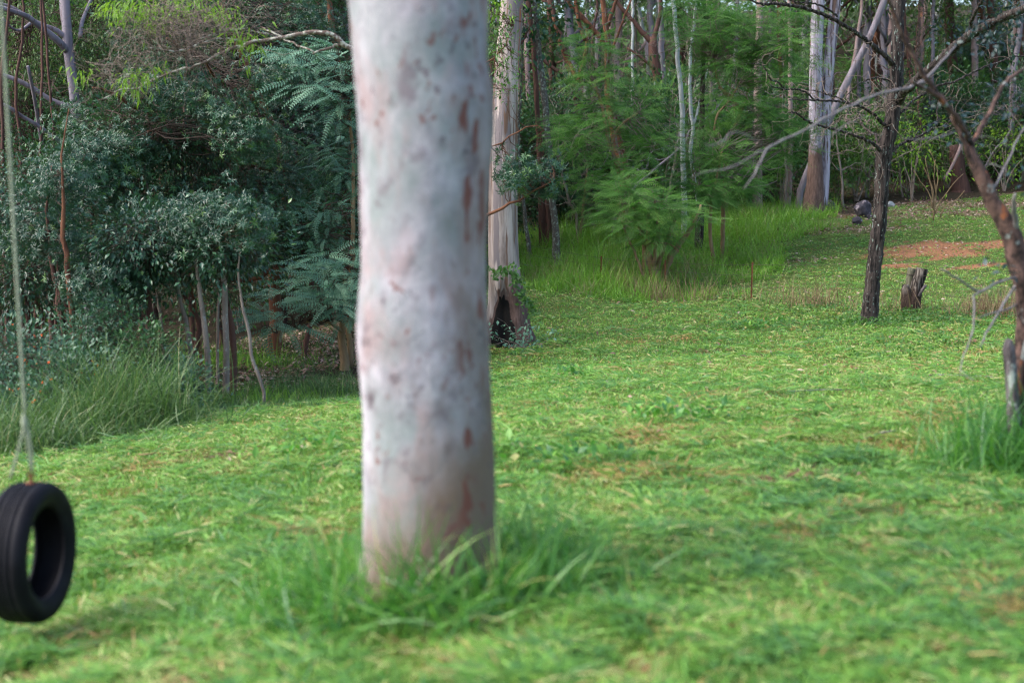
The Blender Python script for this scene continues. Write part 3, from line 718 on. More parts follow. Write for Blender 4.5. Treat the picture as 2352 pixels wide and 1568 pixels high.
# tuft round the foot
r = np.random.default_rng(8)
g = MB(); n = 3000
a_ = r.random(n) * 6.283; rr_ = .27 + np.abs(r.normal(0, .17, n))
X_ = GB[0] + np.cos(a_) * rr_ * 1.22; Y_ = gy_ + np.sin(a_) * rr_ * 1.0
k_ = r.random(n) < np.where(np.sin(a_) < -.3, .25 + .6 * (np.abs(np.cos(a_)) > .75), 1.0)
X_, Y_ = X_[k_], Y_[k_]
hh = np.clip(1.15 - np.hypot(X_ - GB[0], Y_ - gy_) * .9, .3, 1)
blades(g, X_, Y_, r, .12, .48, .013, np.clip(r.normal(.42, .25, len(X_)), 0, .9), .55)
n = 300; X4 = GB[0] + r.normal(0, .25, n); Y4 = gy_ - .36 - np.abs(r.normal(0, .06, n))
blades(g, X4, Y4, r, .28, .62, .014, np.clip(r.normal(.35, .25, n), 0, .9), .55)
n = 700; X4 = GB[0] + r.normal(0, .3, n); Y4 = gy_ - .42 - np.abs(r.normal(0, .09, n))
blades(g, X4, Y4, r, .06, .22, .010, np.clip(r.normal(.6, .25, n), 0, 1), .8)
n = 900; a_ = r.random(n) * 6.283; X2 = GB[0] + np.cos(a_) * (.32 + r.random(n) * .62) * 1.15; Y2 = gy_ + np.sin(a_) * (.34 + r.random(n) * .4)
blades(g, X2, Y2, r, .12, .34, .013, np.clip(r.normal(.4, .25, n), 0, 1), 1.1)
n = 650; X3 = GB[0] + .12 + r.normal(0, .26, n); Y3 = gy_ - .42 + r.normal(0, .12, n)
blades(g, X3, Y3, r, .05, .2, .008, np.clip(r.normal(.95, .06, n), 0, 1), .9)
g.build('grass_tuft', M['tuft'], None, origin=GB)
tag(bpy.data.objects['grass_tuft'], 'green grass tuft ringing the foot of the near spotted gum', 'grass tuft')

# ------------------------------------------------------------------ tyre swing
YT = 5.9
tc_ = at(110, 1268, YT)           # centre of the near face
R_T, W_T = .295, .15
ax = np.array([math.sin(R(84.5)), -math.cos(R(84.5)), 0.0]); ax /= np.linalg.norm(ax)    # axis, towards the viewer's right
ctr = tc_ - ax * (W_T / 2)
tw_ = thing('tyre_swing', 'old black car tyre hanging on a rope as a swing at the left edge', 'tyre swing', ctr)
secO = [(-.50, .70), (-.60, .78), (-.63, .87), (-.56, .955), (-.47, .985), (-.40, 1.0), (-.27, 1.004), (-.262, .985), (-.238, .985), (-.23, 1.006), (-.09, 1.008), (-.08, .988), (-.058, .988), (-.05, 1.008), (.05, 1.008), (.058, .988), (.08, .988), (.09, 1.008),
        (.23, 1.006), (.238, .985), (.262, .985), (.27, 1.004), (.40, 1.0), (.47, .985), (.56, .955), (.63, .87), (.60, .78), (.50, .70), (.46, .655), (.40, .648), (.385, .69), (.47, .78), (.48, .88), (.36, .945), (0, .955), (-.36, .945), (-.48, .88), (-.47, .78), (-.385, .69), (-.40, .648), (-.46, .655)]
def lathe(sec, axis, cen, Rr, W, n=96):
    uu = np.array([0, 0, 1.0]); vv = np.cross(axis, uu); m_ = len(sec); V = []
    for k in range(n):
        a = 2 * math.pi * k / n
        for w_, q_ in sec: V.append(cen + axis * w_ * W + (uu * math.cos(a) + vv * math.sin(a)) * q_ * Rr)
    L = []; 
    for k in range(n):
        for j in range(m_):
            L += [k * m_ + j, k * m_ + (j + 1) % m_, ((k + 1) % n) * m_ + (j + 1) % m_, ((k + 1) % n) * m_ + j]
    return V, L, [4] * (n * m_)
m, nt, out = newmat('black_rubber')
p = nt.nodes.new('ShaderNodeBsdfPrincipled'); p.inputs['Roughness'].default_value = .6; p.inputs['Specular IOR Level'].default_value = .1
tcn = nt.nodes.new('ShaderNodeTexCoord').outputs['Object']; nz = noise(nt, tcn, 9, 5)
crr = ramp(nt, [(.3, (.005, .005, .007)), (.75, (.013, .013, .018))]); nt.links.new(nz.outputs[0], crr.inputs[0]); nt.links.new(crr.outputs[0], p.inputs['Base Color']); nt.links.new(p.outputs[0], out.inputs[0])
M['rubber'] = m
mb = MB(); V, L, S = lathe(secO, ax, ctr, R_T, W_T); mb.add(V, L, S, .5, True); mb.build('tyre', M['rubber'], tw_)
def simple(name, col, rough=.7, metal=0.0, sc=20, var=.5):
    m, nt, out = newmat(name); p = nt.nodes.new('ShaderNodeBsdfPrincipled'); p.inputs['Roughness'].default_value = rough; p.inputs['Metallic'].default_value = metal
    tcn = nt.nodes.new('ShaderNodeTexCoord').outputs['Object']; nz = noise(nt, tcn, sc, 5)
    c_ = ramp(nt, [(.3, tuple(v * (1 - var) for v in col)), (.7, col)]); nt.links.new(nz.outputs[0], c_.inputs[0]); nt.links.new(c_.outputs[0], p.inputs['Base Color'])
    nt.links.new(p.outputs[0], out.inputs[0]); return m
M['rope'] = simple('sisal_rope', (.32, .36, .26), .9, 0, 60, .35)
M['rustiron'] = simple('rusty_iron', (.22, .075, .035), .8, .2, 40, .5)
M['wire'] = simple('fence_wire', (.10, .08, .07), .6, .6, 10, .3)
topc = ctr + np.array([0, 0, R_T * 1.0])
knot = at(58, 975, YT)
mb = MB()
sec_ = [(0, .0), (1, 0)]
tip = at(66, 1122, YT); eye = ctr + np.array([0, 0, R_T * .995]) + ax * .012
tube(mb, [eye + np.array([0, 0, -.03]), eye + np.array([0, 0, .015]), eye + np.array([0, 0, .035])], [.007, .007, .006], 8, .02)
tube(mb, [eye + np.array([-.013, 0, .04]), eye + np.array([0, 0, .056]), eye + np.array([.013, 0, .04]), eye + np.array([0, 0, .026]), eye + np.array([-.013, 0, .04])], [.0045] * 5, 6, .008)
for s_, w_ in ((.004, .024), (.0, .018)):
    tube(mb, [eye + np.array([0, 0, s_ - .002]), eye + np.array([0, 0, s_ + .001]), eye + np.array([0, 0, s_ + .004])], [w_] * 3, 12, .002)
mb.build('eye_bolt', M['rustiron'], tw_)
mb = MB(); eye2 = ctr + np.array([0, 0, R_T * .96]) - ax * .06
tube(mb, [knot + np.array([.0, 0, -.02]), (knot + eye) / 2 + np.array([.003, 0, 0]), eye + np.array([0, 0, .05])], [.005] * 3, 8, .03)
tube(mb, [knot + np.array([.012, 0, -.02]), (knot + eye) / 2 + np.array([.016, 0, 0]), eye + np.array([.006, 0, .05])], [.005] * 3, 8, .03)
tube(mb, [knot + np.array([-.008, 0, -.02]), (knot + eye2) / 2 + np.array([-.012, 0, 0]), eye2 + np.array([-.02, 0, .03])], [.006] * 3, 8, .03)
mb.build('rope_strand', M['rope'], tw_)
mb = MB(); tube(mb, [knot + np.array([0, 0, -.035]), knot, knot + np.array([-.002, 0, .02]), knot + np.array([-.003, 0, .045])], [.008, .015, .013, .007], 10, .01, .25)
mb.build('knot', M['rope'], tw_)
rp_top = at(4, 30, YT); dirr = (rp_top - knot) / (rp_top[2] - knot[2]); hang = knot + dirr * (lz[2] + .55 - knot[2])
hang[2] = lz[2] + .5
mb = MB(); tube(mb, [knot + np.array([0, 0, .03]), (knot + rp_top) / 2, rp_top, hang], [.0068] * 4, 10, .05)
mb.build('rope', M['rope'], tw_)

# ------------------------------------------------------------------ helpers for traced stems (depth and size are real)
def tp(conv, pts, Y, w, base=None):
    """stem traced by points; w = widths in survey pixels at those points; Y scalar or list of depths"""
    P_, R_ = [], []
    n = len(pts)
    for k, (x, y) in enumerate(pts):
        yy = Y if np.isscalar(Y) else Y[k]
        px, py = conv(x, y) if conv else (x, y)
        P_.append(at(px, py, yy)); R_.append((w if np.isscalar(w) else w[k]) / 2 / F_PX * yy)
    return P_, R_
def rooted(conv, pts, w, Y=None, up=None, lean=0.0):
    """first point is where the stem meets the ground"""
    px, py = conv(*pts[0]) if conv else pts[0]
    b = gat(px, py) if Y is None else None
    if Y is None: Y = b[1]
    P_, R_ = tp(conv, pts, Y, w)
    b = P_[0].copy(); b[2] = G1(b[0], b[1])
    d = P_[1] - P_[0]; d /= np.linalg.norm(d)
    lo = b - np.array([0, 0, .12]) - np.array([d[0], 0, 0]) * .05
    if P_[0][2] > b[2] + .02: P_ = [lo, b] + P_; R_ = [R_[0] * 1.15, R_[0] * 1.1] + R_
    else: P_ = [lo, b] + P_[1:]; R_ = [R_[0] * 1.1, R_[0] * 1.0] + R_[1:]
    if up:
        d = P_[-1] - P_[-2]; d /= np.linalg.norm(d)
        P_.append(P_[-1] + d * up * .5 + np.array([0, 0, .1])); P_.append(P_[-1] + d * up * .5 + np.array([.1, 0, .3])); R_ += [R_[-1] * .8, R_[-1] * .35]
    return b, (P_, R_)

# ------------------------------------------------------------------ white streaked gum with burnt hollow
b, st = rooted(None, [(1168, 797), (1166, 745), (1163, 690), (1158, 620), (1155, 520), (1155, 420), (1157, 300), (1163, 180), (1172, 60), (1178, -30)],
               [122, 102, 84, 72, 68, 66, 62, 56, 52, 50], up=9)
B_G2 = b; h0 = b[2]
def g2r(AA, SS, RR, P, rn):
    zz = P[:, 2][:, None] - h0
    face = np.cos(AA - R(250)); f = np.clip((face - .66) / .34, 0, 1); hz = np.clip((1.05 - zz + .12 * np.sin(AA * 7)) / .35, 0, 1) * np.clip((zz + .3) / .2, 0, 1)
    hollow = f ** .7 * hz
    flut = np.clip(1.0 - zz / 1.1, 0, 1)
    RR = RR * (1 + flut * .12 * np.sin(AA * 8 + SS * 2) + flut * .16 * (vnoise(AA * 3.5, SS * 4, 6) * 2 - 1)) * (1 - .5 * hollow)
    char = np.clip(1.35 - zz * .72 + .2 * np.cos(AA - R(340)) + .3 * (vnoise(AA * 4, SS * .6 + 3, 9) - .5), 0, 1) * .78 + .9 * np.clip(f * 2.2, 0, 1) * np.clip((.25 + .65 * f ** .5 + .35 * (vnoise(AA * 6, SS * 5, 19) - .5) - zz) / .12, 0, 1)
    return RR, char
tree('white_gum', 'white gum streaked with brown bark, burnt black hollow at its foot', 'tree', b, [st], 'gum2',
     [dict(mat='gumleaf', blobs=[(st[0][-1] + np.array([0, 0, 1.0]), np.array([2.5, 2.5, 2.0]))], temps=[LEAF_SICKLE], n_cl=60, per=40, cr=.35, size=.16, up=-.5)],
     seg=40, step=.07, wob=.03, rfun=g2r, seed=5)
# climbing ivy on it
g = MB(); vm = MB(); r = np.random.default_rng(21)
P_, R_ = tp(z4, [(130, 770), (190, 760), (250, 740), (290, 800), (310, 880), (345, 960), (390, 1000), (420, 1080)], [22 - .3] * 8, 2.2)
ivp = tube(vm, P_, R_, 5, .06)
k_ = r.integers(0, len(ivp), 260); T = ivp[k_] + r.normal(0, .045, (260, 3)) + [.05, 0, 0]; T[:, 1] -= .06
g.inst(LEAF_WIDE, T, frame(r.normal(size=(260, 3)) + [0, -.5, 0], np.array([0, -1, .6]) + r.normal(0, .3, (260, 3))), r.uniform(.05, .1, 260), r.uniform(.3, .9, 260))
iv = thing('ivy_vine', 'small leafy vine climbing the streaked white gum above its burnt foot', 'vine', P_[0]); g.build('leaves', M['midleaf'], iv); vm.build('stem', M['twig'], iv)
# fallen leafy sprig at the gum's foot
g = MB(); vm = MB(); cs = gat(1215, 805); sp = thing('fallen_sprig', 'pale green leafy sprig lying at the foot of the burnt white gum', 'branch', cs)
A = np.repeat(cs[None], 9, 0) + r.normal(0, .1, (9, 3)) * [1, .5, .1]; A[:, 2] = cs[2] + .05
Bp = A + np.stack([r.uniform(-.75, .5, 9), r.normal(0, .25, 9), r.uniform(.02, .5, 9)], 1)
place_twigs(vm, A, Bp, .008, .5, 3); t_ = r.random(330)[:, None]; q_ = r.integers(0, 9, 330)
T = A[q_] * (1 - t_) + Bp[q_] * t_ + r.normal(0, .05, (330, 3)); T[:, 2] = np.maximum(T[:, 2], cs[2] + .03)
k9 = np.arange(330) < 190
g.inst(LEAF_WIDE, T[k9], frame(r.normal(size=(190, 3)) + [0, 0, -.2], np.array([0, -.3, 1]) + r.normal(0, .4, (190, 3))), r.uniform(.05, .09, 190), r.uniform(.5, 1, 190))
g.build('leaves', M['bluegreen'], sp); vm.build('twigs', M['twig'], sp)

# ------------------------------------------------------------------ rough dark tree with lichened branches
YD = gat(1997, 745)[1]
b, st = rooted(None, [(1997, 745), (2000, 690), (2005, 636), (2012, 575), (2018, 519), (2024, 459), (2028, 402), (2032, 352), (2046, 293), (2054, 234), (2060, 117), (2062, 0), (2060, -60)],
               [42, 36, 34, 33, 32, 31, 31, 36, 33, 28, 27, 32, 30], up=5)
def br(pts, w, dY, conv=z5):
    n = len(pts); Ys = list(YD + np.linspace(0, dY, n)); return tp(conv, pts, Ys, w)
brs = [br([(1310, 500), (1290, 470), (1200, 390), (1100, 310), (1000, 240), (850, 150), (700, 90), (560, 50), (420, 35), (300, 35), (190, 0), (100, -60)], [13, 12, 11, 10, 9, 9, 8, 8, 7, 6, 4, 3], -2.0),
       br([(880, 130), (800, 70), (700, 30), (560, 15), (400, -20)], [5, 5, 4, 3, 2], -1.3),
       br([(1270, 1000), (1230, 960), (1150, 890), (1050, 830), (900, 795), (780, 790), (650, 785), (500, 785)], [9, 8, 7, 6, 5.5, 5, 4, 2.5], -1.5),
       br([(700, 785), (640, 730), (560, 700), (460, 700), (360, 675)], [4.5, 4, 3.5, 3.5, 2], -1.8),
       br([(470, 700), (420, 650), (360, 625), (325, 560), (290, 510), (190, 500)], [3.5, 3, 3, 2.5, 2, 1.2], -2.2),
       br([(960, 800), (870, 760), (800, 740), (720, 715), (600, 700)], [4, 3, 3, 2, 1.2], -1.2),
       br([(1215, 1190), (1200, 1160), (1130, 1110), (980, 1050), (800, 1000), (680, 965), (600, 915), (555, 885), (505, 885)], [9, 8, 7.5, 6.5, 6, 5, 4.5, 4, 2.5], -1.6),
       br([(1205, 1170), (1195, 1110), (1180, 1060), (1130, 1030), (1080, 985), (1058, 930), (1055, 880)], [6, 6, 6, 6, 5, 4, 2], .8),
       br([(1290, 1210), (1330, 1170), (1400, 1120), (1500, 1080), (1620, 1010), (1665, 950), (1665, 850), (1700, 760), (1760, 690)], [8, 8, 7, 7, 6, 4, 3, 2.5, 1.5], 1.0),
       br([(1470, 1100), (1540, 1010), (1640, 960), (1700, 930)], [4, 3, 3, 1.5], .6),
       br([(1375, 890), (1400, 860), (1460, 800), (1550, 740), (1660, 680), (1800, 640), (1900, 590), (2050, 520), (2140, 495), (2250, 450), (2400, 440)], [7, 7, 7, 6, 5.5, 5, 5, 4.5, 4, 3.5, 3], 1.4),
       br([(1370, 800), (1400, 720), (1450, 680), (1530, 600), (1700, 460), (1850, 330), (2000, 230), (2200, 130), (2344, 70), (2600, -60)], [18, 19, 20, 21, 22, 23, 23, 22, 20, 16], -3.5),
       br([(1920, 280), (1930, 180), (1965, 100), (2020, 0), (2060, -90)], [9, 8, 8, 7, 5], -2.6),
       br([(1370, 640), (1300, 560), (1210, 500), (1190, 430)], [5, 4, 2, 1.5], 1),
       br([(1300, 640), (1200, 610), (1090, 640), (1000, 700), (940, 770)], [4, 4, 3, 2.5, 1.2], -.9),
       br([(1040, 850), (1130, 830), (1210, 840), (1290, 850)], [1.5, 2, 2.2, 2.4], -.3),
       br([(800, 1000), (860, 960), (930, 900), (1010, 850)], [1.2, 1.5, 1.5, 1.2], -1)]
o = tree('rough_barked_tree', 'leaning dark furrowed tree with crooked lichen-spotted branches beside the stump', 'tree', b, [st], 'rough', seg=28, step=.06, wob=.07, ridge=.14, ridge_n=22,
     branches=brs, branch_mat='rough', seed=9, kink=.006)
bA = np.concatenate([np.array(x[0]) for x in brs])
tm = MB(); r = np.random.default_rng(4)
idx = r.integers(0, len(bA), 150); A = bA[idx]; Bp = A + r.normal(0, .33, (150, 3)) * [1, 1, .8]
place_twigs(tm, A, Bp, .006, .5, 9, amp=.12, rings=8)
tm.build('twigs', M['twig'], o)
lf = MB()
foliage(lf, None, [blob(*z5(2200, 140), YD - 2.4, 70, 22, .5), blob(*z5(2280, 40), YD - 2.6, 60, 30, .5), blob(*z5(1690, 270), YD - 1.6, 24, 12, .3), blob(*z5(2090, 330), YD - 2.6, 30, 20, .4)], [LEAF_WIDE], 40, 12, .12, .085, seed=77, up=0)
lf.build('crown', M['bluedark'], o)

# ------------------------------------------------------------------ near bare tree at the right edge
YN = 9.0
def nb(pts, w, conv=z5, dY=0.0, Y0=None):
    n = len(pts); return tp(conv, pts, list((Y0 or YN) + np.linspace(0, dY, n)), w)
trk = nb([(2340, 1105), (2338, 960), (2345, 840), (2350, 760), (2350, 700), (2347, 655), (2336, 590), (2318, 530), (2296, 490), (2272, 450), (2252, 400), (2238, 372), (2228, 335)], [52, 46, 42, 38, 36, 40, 43, 43, 39, 33, 34, 29, 20], None)
px0 = trk[0][0]; base = np.array([px0[0], YN, G1(px0[0], YN)])
trk = ([base - [0, 0, .1], base] + trk[0][1:], [trk[1][0] * 1.3, trk[1][0] * 1.15] + trk[1][1:])
nbr = [nb([(1925, 1130), (1945, 1105), (2020, 980), (2100, 820), (2180, 670), (2250, 600), (2344, 545), (2480, 480)], [13, 12, 12, 11, 9, 8, 7.5, 5], dY=.5),
       nb([(1935, 1130), (1880, 1030), (1790, 890), (1700, 790), (1580, 700), (1500, 665), (1470, 640)], [14, 13, 12, 11, 10, 9, 5], dY=-.4),
       nb([(1960, 1350), (1925, 1260), (1890, 1170), (1830, 1020), (1780, 890)], [17, 13, 11, 10, 9], dY=-.1),
       nb([(1760, 850), (1640, 700), (1540, 560), (1450, 380), (1380, 250), (1320, 80), (1290, 0), (1270, -120)], [10, 12, 12, 10, 9, 8, 7, 5], dY=-.4),
       nb([(1540, 560), (1550, 400), (1545, 200), (1545, 60)], [3, 3, 2.5, 2], dY=.2)]
pale = [nb([(1590, 640), (1500, 660), (1440, 690), (1300, 715), (1180, 745), (1080, 780), (950, 850), (830, 905), (700, 980), (530, 1070), (400, 1130), (330, 1170), (290, 1250), (230, 1360), (150, 1480)], [6, 6.5, 6.5, 6, 6, 6, 5.5, 5.5, 5.5, 5, 5, 5, 4.5, 3.5, 2], dY=-1.2),
        nb([(345, 1160), (270, 1195), (200, 1230), (80, 1300), (0, 1330), (-180, 1350), (-260, 1390)], [3, 3, 2.6, 2.4, 2.2, 1.6, 1], dY=-.2, Y0=YN - 1.15),
        nb([(250, 1110), (130, 1045), (50, 1040), (0, 1090), (-80, 1140), (-150, 1130)], [2, 2.5, 3, 3, 2.6, 1.4], dY=-.2, Y0=YN - 1.2),
        nb([(1500, 660), (1570, 620), (1650, 540), (1740, 440), (1810, 360)], [6, 6, 6, 5, 3], dY=.3),
        nb([(1800, 1035), (1720, 1065), (1650, 1080), (1500, 1092), (1390, 1088)], [4, 3.5, 3, 2.4, 1.6], dY=-.4),
        nb([(1100, 920), (1000, 950), (900, 1010), (820, 1080)], [1.5, 2, 2.2, 1.2], dY=-.1, Y0=YN - .9),
        nb([(2110, 1470), (2170, 1360), (2250, 1200), (2300, 1090), (2360, 980), (2450, 900)], [5, 5, 4, 4, 4, 3], dY=.4),
        nb([(2020, 1310), (2080, 1290), (2150, 1300), (2220, 1340)], [1.6, 2, 2, 1.2], dY=-.1),
        nb([(2000, 1070), (2100, 1080), (2200, 1140), (2330, 1200)], [1.6, 1.8, 1.8, 1.6], dY=.3)]
low = [nb([(2290, 800), (2250, 800), (2130, 850), (2000, 910), (1900, 860), (1780, 790), (1690, 735)], [6, 6, 6, 6, 5.5, 5, 3], z6, -.5),
       nb([(2005, 908), (1955, 950), (1948, 1050), (1945, 1200), (1915, 1310), (1880, 1400), (1850, 1500), (1840, 1568)], [5.5, 5, 4.5, 4.5, 4, 3.5, 3, 2], z6, -.2, YN - .3),
       nb([(2290, 850), (2220, 940), (2120, 1130), (2050, 1240), (2000, 1345)], [6, 5.5, 5, 5, 3], z6, -.4),
       nb([(2290, 1010), (2200, 1050), (2080, 1090), (1970, 1130)], [4, 4, 3, 2], z6, -.4),
       nb([(1860, 1530), (1880, 1560), (1920, 1590), (1960, 1600)], [1.5, 2, 2, 1.2], z6, -.1, YN - .5),
       nb([(2285, 470), (2275, 340), (2262, 250), (2275, 150)], [16, 13, 11, 7], z6, -.25)]
o = tree('bare_tree', 'bare tree with peeling reddish bark and long pale twigs at the right edge', 'tree', base, [trk], 'nearbranch', seg=20, step=.05, wob=.16, ridge=.10, ridge_n=7, branches=nbr, branch_mat='nearbranch', seed=14, kink=.004)
pm = MB()
for i_, (p_, r_) in enumerate(pale + low): tube(pm, p_, r_, 8, .06, .12, seed=i_, kink=.003)
pm.build('twigs', M['paletwig'], o)
r = np.random.default_rng(30)
lf = MB()
foliage(lf, None, [blob(2330, 210, YN + 1.0, 45, 55, .3), blob(2200, 292, YN + .4, 45, 22, .2), blob(2300, 262, YN + .6, 60, 40, .3), blob(2340, 400, YN + .6, 40, 25, .2), blob(2240, 95, YN + 1.2, 60, 25, .3), blob(2320, 60, YN + 1.2, 50, 40, .3), blob(2150, 272, YN, 25, 10, .1)],
        [LEAF_WIDE], 52, 7, .08, .05, seed=78, up=0)
foliage(lf, None, [blob(*z6(2090, 755), YN - .2, 26, 9, .1)], [LEAF_WIDE], 4, 6, .05, .055, seed=79, up=0)
lf.build('crown', M['bluedark'], o)
p_, r_ = nb([(2334, 1130), (2328, 960), (2322, 870), (2316, 800), (2318, 778)], [34, 32, 28, 26, 12], None, 0, YN - .35)
gz = G1(p_[0][0], YN - .35); p_[0][2] = gz - .05
st_ = thing('dead_stub', 'pale broken dead stub leaning by the blurred bare tree in a grass tuft', 'stump', [p_[0][0], YN - .35, gz])
mb = MB(); tube(mb, p_, r_, 18, .04, .2, .15, 6, 3); mb.build('stub', M['deadstub'], st_)
mb = MB(); p2, r2_ = nb([(2336, 1000), (2346, 900), (2356, 820), (2370, 740)], [20, 24, 22, 18], None, 0, YN - .3); tube(mb, p2, r2_, 14, .05, .2, .1, 6, 5); mb.build('side_stem', M['nearbranch'], st_)
g = MB(); r = np.random.default_rng(17)
c_ = p_[0]; n = 2000
X_ = c_[0] + .08 + r.normal(0, .24, n); Y_ = YN - .35 + r.normal(0, .26, n)
blades(g, X_, Y_, r, .25, .78, .010, np.clip(r.normal(.28, .2, n), 0, 1), .34)
n = 500; X_ = c_[0] + .1 + r.normal(0, .25, n); Y_ = YN - .45 + r.normal(0, .3, n); blades(g, X_, Y_, r, .12, .35, .009, np.clip(r.normal(.4, .25, n), 0, 1), .8)
g.build('grass_tuft', M['tuft'], None, origin=c_); tag(bpy.context.scene.objects[-1] if False else [o_ for o_ in C.objects if o_.name.startswith('grass_tuft')][-1], 'tall dark green grass tuft round the pale dead stub at the right edge', 'grass tuft')

# ------------------------------------------------------------------ stump, round post, wire fence
YS = gat(2105, 716)[1]
def sz(x, y): return (1981.0 + x / 2016 * 450 / 1.7415, 545.5 + y / 1568 * 350 / 1.7415)
b = at(*sz(880, 1340), YS); b[2] = G1(b[0], b[1])
o = thing('tree_stump', 'weathered cut tree stump with split top and side knob, leaning on the round post', 'stump', b)
mb = MB()
def stp(pts, w, dY=0): return tp(sz, pts, YS + dY, [v * 450 / 2016 / 1.7415 for v in w])
def st_r(AA, SS, RR, P, rn): return RR, np.clip(1.25 - (P[:, 2][:, None] - b[2]) * 1.4, 0, 1) + 0 * AA
P_, R_ = stp([(880, 1420), (890, 1300), (910, 1120), (950, 980), (980, 830), (1030, 690), (1060, 590), (1070, 550)], [350, 320, 290, 230, 215, 210, 210, 205])
tube(mb, P_, R_, 26, .04, .14, .18, 12, 4, rfun=st_r)
P_, R_ = stp([(810, 1380), (790, 1200), (785, 1000), (775, 900), (780, 840)], [190, 170, 150, 120, 90], -.04)
tube(mb, P_, R_, 18, .04, .2, .2, 8, 6, rfun=st_r)
mb.build('trunk', M['deadwood'], o)
mb = MB(); P_, R_ = stp([(1000, 1060), (1050, 980), (1100, 900), (1140, 850)], [60, 60, 58, 50], -.1); tube(mb, P_, R_, 10, .03, .15); mb.build('branch_stub', M['deadstub'], o)
M['postwood'] = bark_mat('old_post_wood', ((.05, .05, .03), (.15, .145, .10)), stretch=.08, scale=30, bump=.5)
b = at(*sz(850, 1250), YS + .18); b[2] = G1(b[0], b[1])
o = thing('fence_post', 'round grey-green wooden strainer post standing against the old stump', 'post', b)
mb = MB(); P_, R_ = stp([(825, 1380), (835, 1000), (860, 700), (893, 545)], [150] * 4, .18); P_[0][2] = b[2] - .15; tube(mb, P_, R_, 24, .06, .02, .03, 12); mb.build('post', M['postwood'], o)
mb = MB(); c_ = (P_[2] + P_[3] * .15) / 1.15; t_ = P_[3] - P_[2]; t_ /= np.linalg.norm(t_); rp = R_[2] * 1.03
nn_ = np.array([1., 0, 0]) - t_ * t_[0]; nn_ /= np.linalg.norm(nn_); bb = np.cross(t_, nn_)
for dz in (0, .012): tube(mb, [c_ + t_ * dz + (nn_ * math.cos(a) + bb * math.sin(a)) * rp for a in np.linspace(0, 6.283, 17)], [.005] * 17, 5, .05, cap=False)
mb.build('wire_tie', M['wire'], o)
posts = [(1380, 652, 588, 3.2), (1527, 668, 597, 3.4), (1725, 691, 602, 4.4), (1199 - 200, 600, 540, 3)]
b0 = gat(1725, 691)
o = thing('wire_fence', 'sagging wire fence on thin rusty steel pickets crossing the clearing', 'fence', b0)
tops = []
for px, pb, pt_, w_ in posts[:3]:
    bb = gat(px, pb); tt = at(px + (3 if px > 1700 else 1), pt_, bb[1]); w = .017
    mb = MB()
    # Y-section picket: three fins
    for a in (90, 210, 330):
        d = np.array([math.cos(R(a)), math.sin(R(a)), 0]) * w; e = np.array([-d[1], d[0], 0]) * .09
        lo = bb + [0, 0, -.1]
        V = [lo + e, lo + d + e, lo + d - e, lo - e, tt + e, tt + d + e, tt + d - e, tt - e]
        mb.add(V, [0, 1, 5, 4, 1, 2, 6, 5, 2, 3, 7, 6, 4, 5, 6, 7], [4] * 4, .5)
    mb.build('picket', M['rustiron'], o); tops.append((bb, tt))
P_end = np.array([b[0], b[1], 0]); far_end = gat(1150, 632); rt_end = gat(2620, 752)
for f in (.93, .66, .36):
    mb = MB(); line = [far_end + [0, 0, .95 * f]] + [bb + (tt - bb) * f for bb, tt in tops] + [np.array([b[0], b[1] - .05, b[2] + .85 * f + .08]), gat(2300, 735) + [0, 0, .8 * f], rt_end + [0, 0, .85 * f]]
    pp = []
    for k in range(len(line) - 1):
        pp += [line[k], (line[k] + line[k + 1]) / 2 - [0, 0, .03]]
    pp.append(line[-1]); tube(mb, pp, [.0028] * len(pp), 4, .6, cap=False); mb.build('wire', M['wire'], o)

# ------------------------------------------------------------------ rocks
def rock(px, py, w, h, label, mat, seed, Y=None):
    c_ = gat(px, py); r = np.random.default_rng(seed)
    import bmesh
    bm = bmesh.new(); bmesh.ops.create_icosphere(bm, subdivisions=4, radius=1)
    pl = r.normal(size=(12, 3)); pl /= np.linalg.norm(pl, axis=1, keepdims=True); dd = r.uniform(.62, .95, 12)
    sx = w / F_PX * c_[1] / 2; szv = h / F_PX * c_[1]
    V = np.array([v.co[:] for v in bm.verts]); 
    for n_, d_ in zip(pl, dd):
        s_ = V @ n_; V = V - np.where(s_ > d_, s_ - d_, 0)[:, None] * n_
    V = V * (1 + .05 * (vnoise(V[:, 0] * 5 + 9, V[:, 1] * 5 + V[:, 2] * 4, seed)[:, None] - .5))
    V = V * [sx, sx * .8, szv * .62] + [0, 0, szv * .42]
    L = [v.index for f in bm.faces for v in f.verts]; S = [3] * len(bm.faces); bm.free()
    mb = MB(); mb.add(V + c_, L, S, .5, False); o = mb.build('rock', mat, None, origin=c_); tag(o, label, 'rock', 'rocks beside the forked gum'); return o
M['rock'] = bark_mat('dark_basalt', ((.02, .018, .024), (.09, .08, .10)), stretch=1, scale=5, lichen=((.26, .22, .24), .60, 7, 1), bump=.7)
M['rockpale'] = bark_mat('pale_stone', ((.22, .25, .27), (.40, .43, .44)), stretch=1, scale=5, bump=.4)
rock(1981, 498, 44, 38, 'angular dark rock with a pale mauve face, tallest of those beside the forked gum', M['rock'], 3)
rock(1968, 517, 26, 18, 'low rounded brown rock lying in front of the tall dark rock', M['rock'], 5)
rock(1905, 486, 26, 26, 'dark boulder half hidden in grass against the foot of the forked gum', M['rock'], 6)
rock(2047, 476, 18, 13, 'small pale grey stone in the grass behind the rough dark tree', M['rockpale'], 8)
rock(1998, 505, 16, 12, 'flat dark stone between the tall dark rock and the rough dark tree', M['rock'], 12)
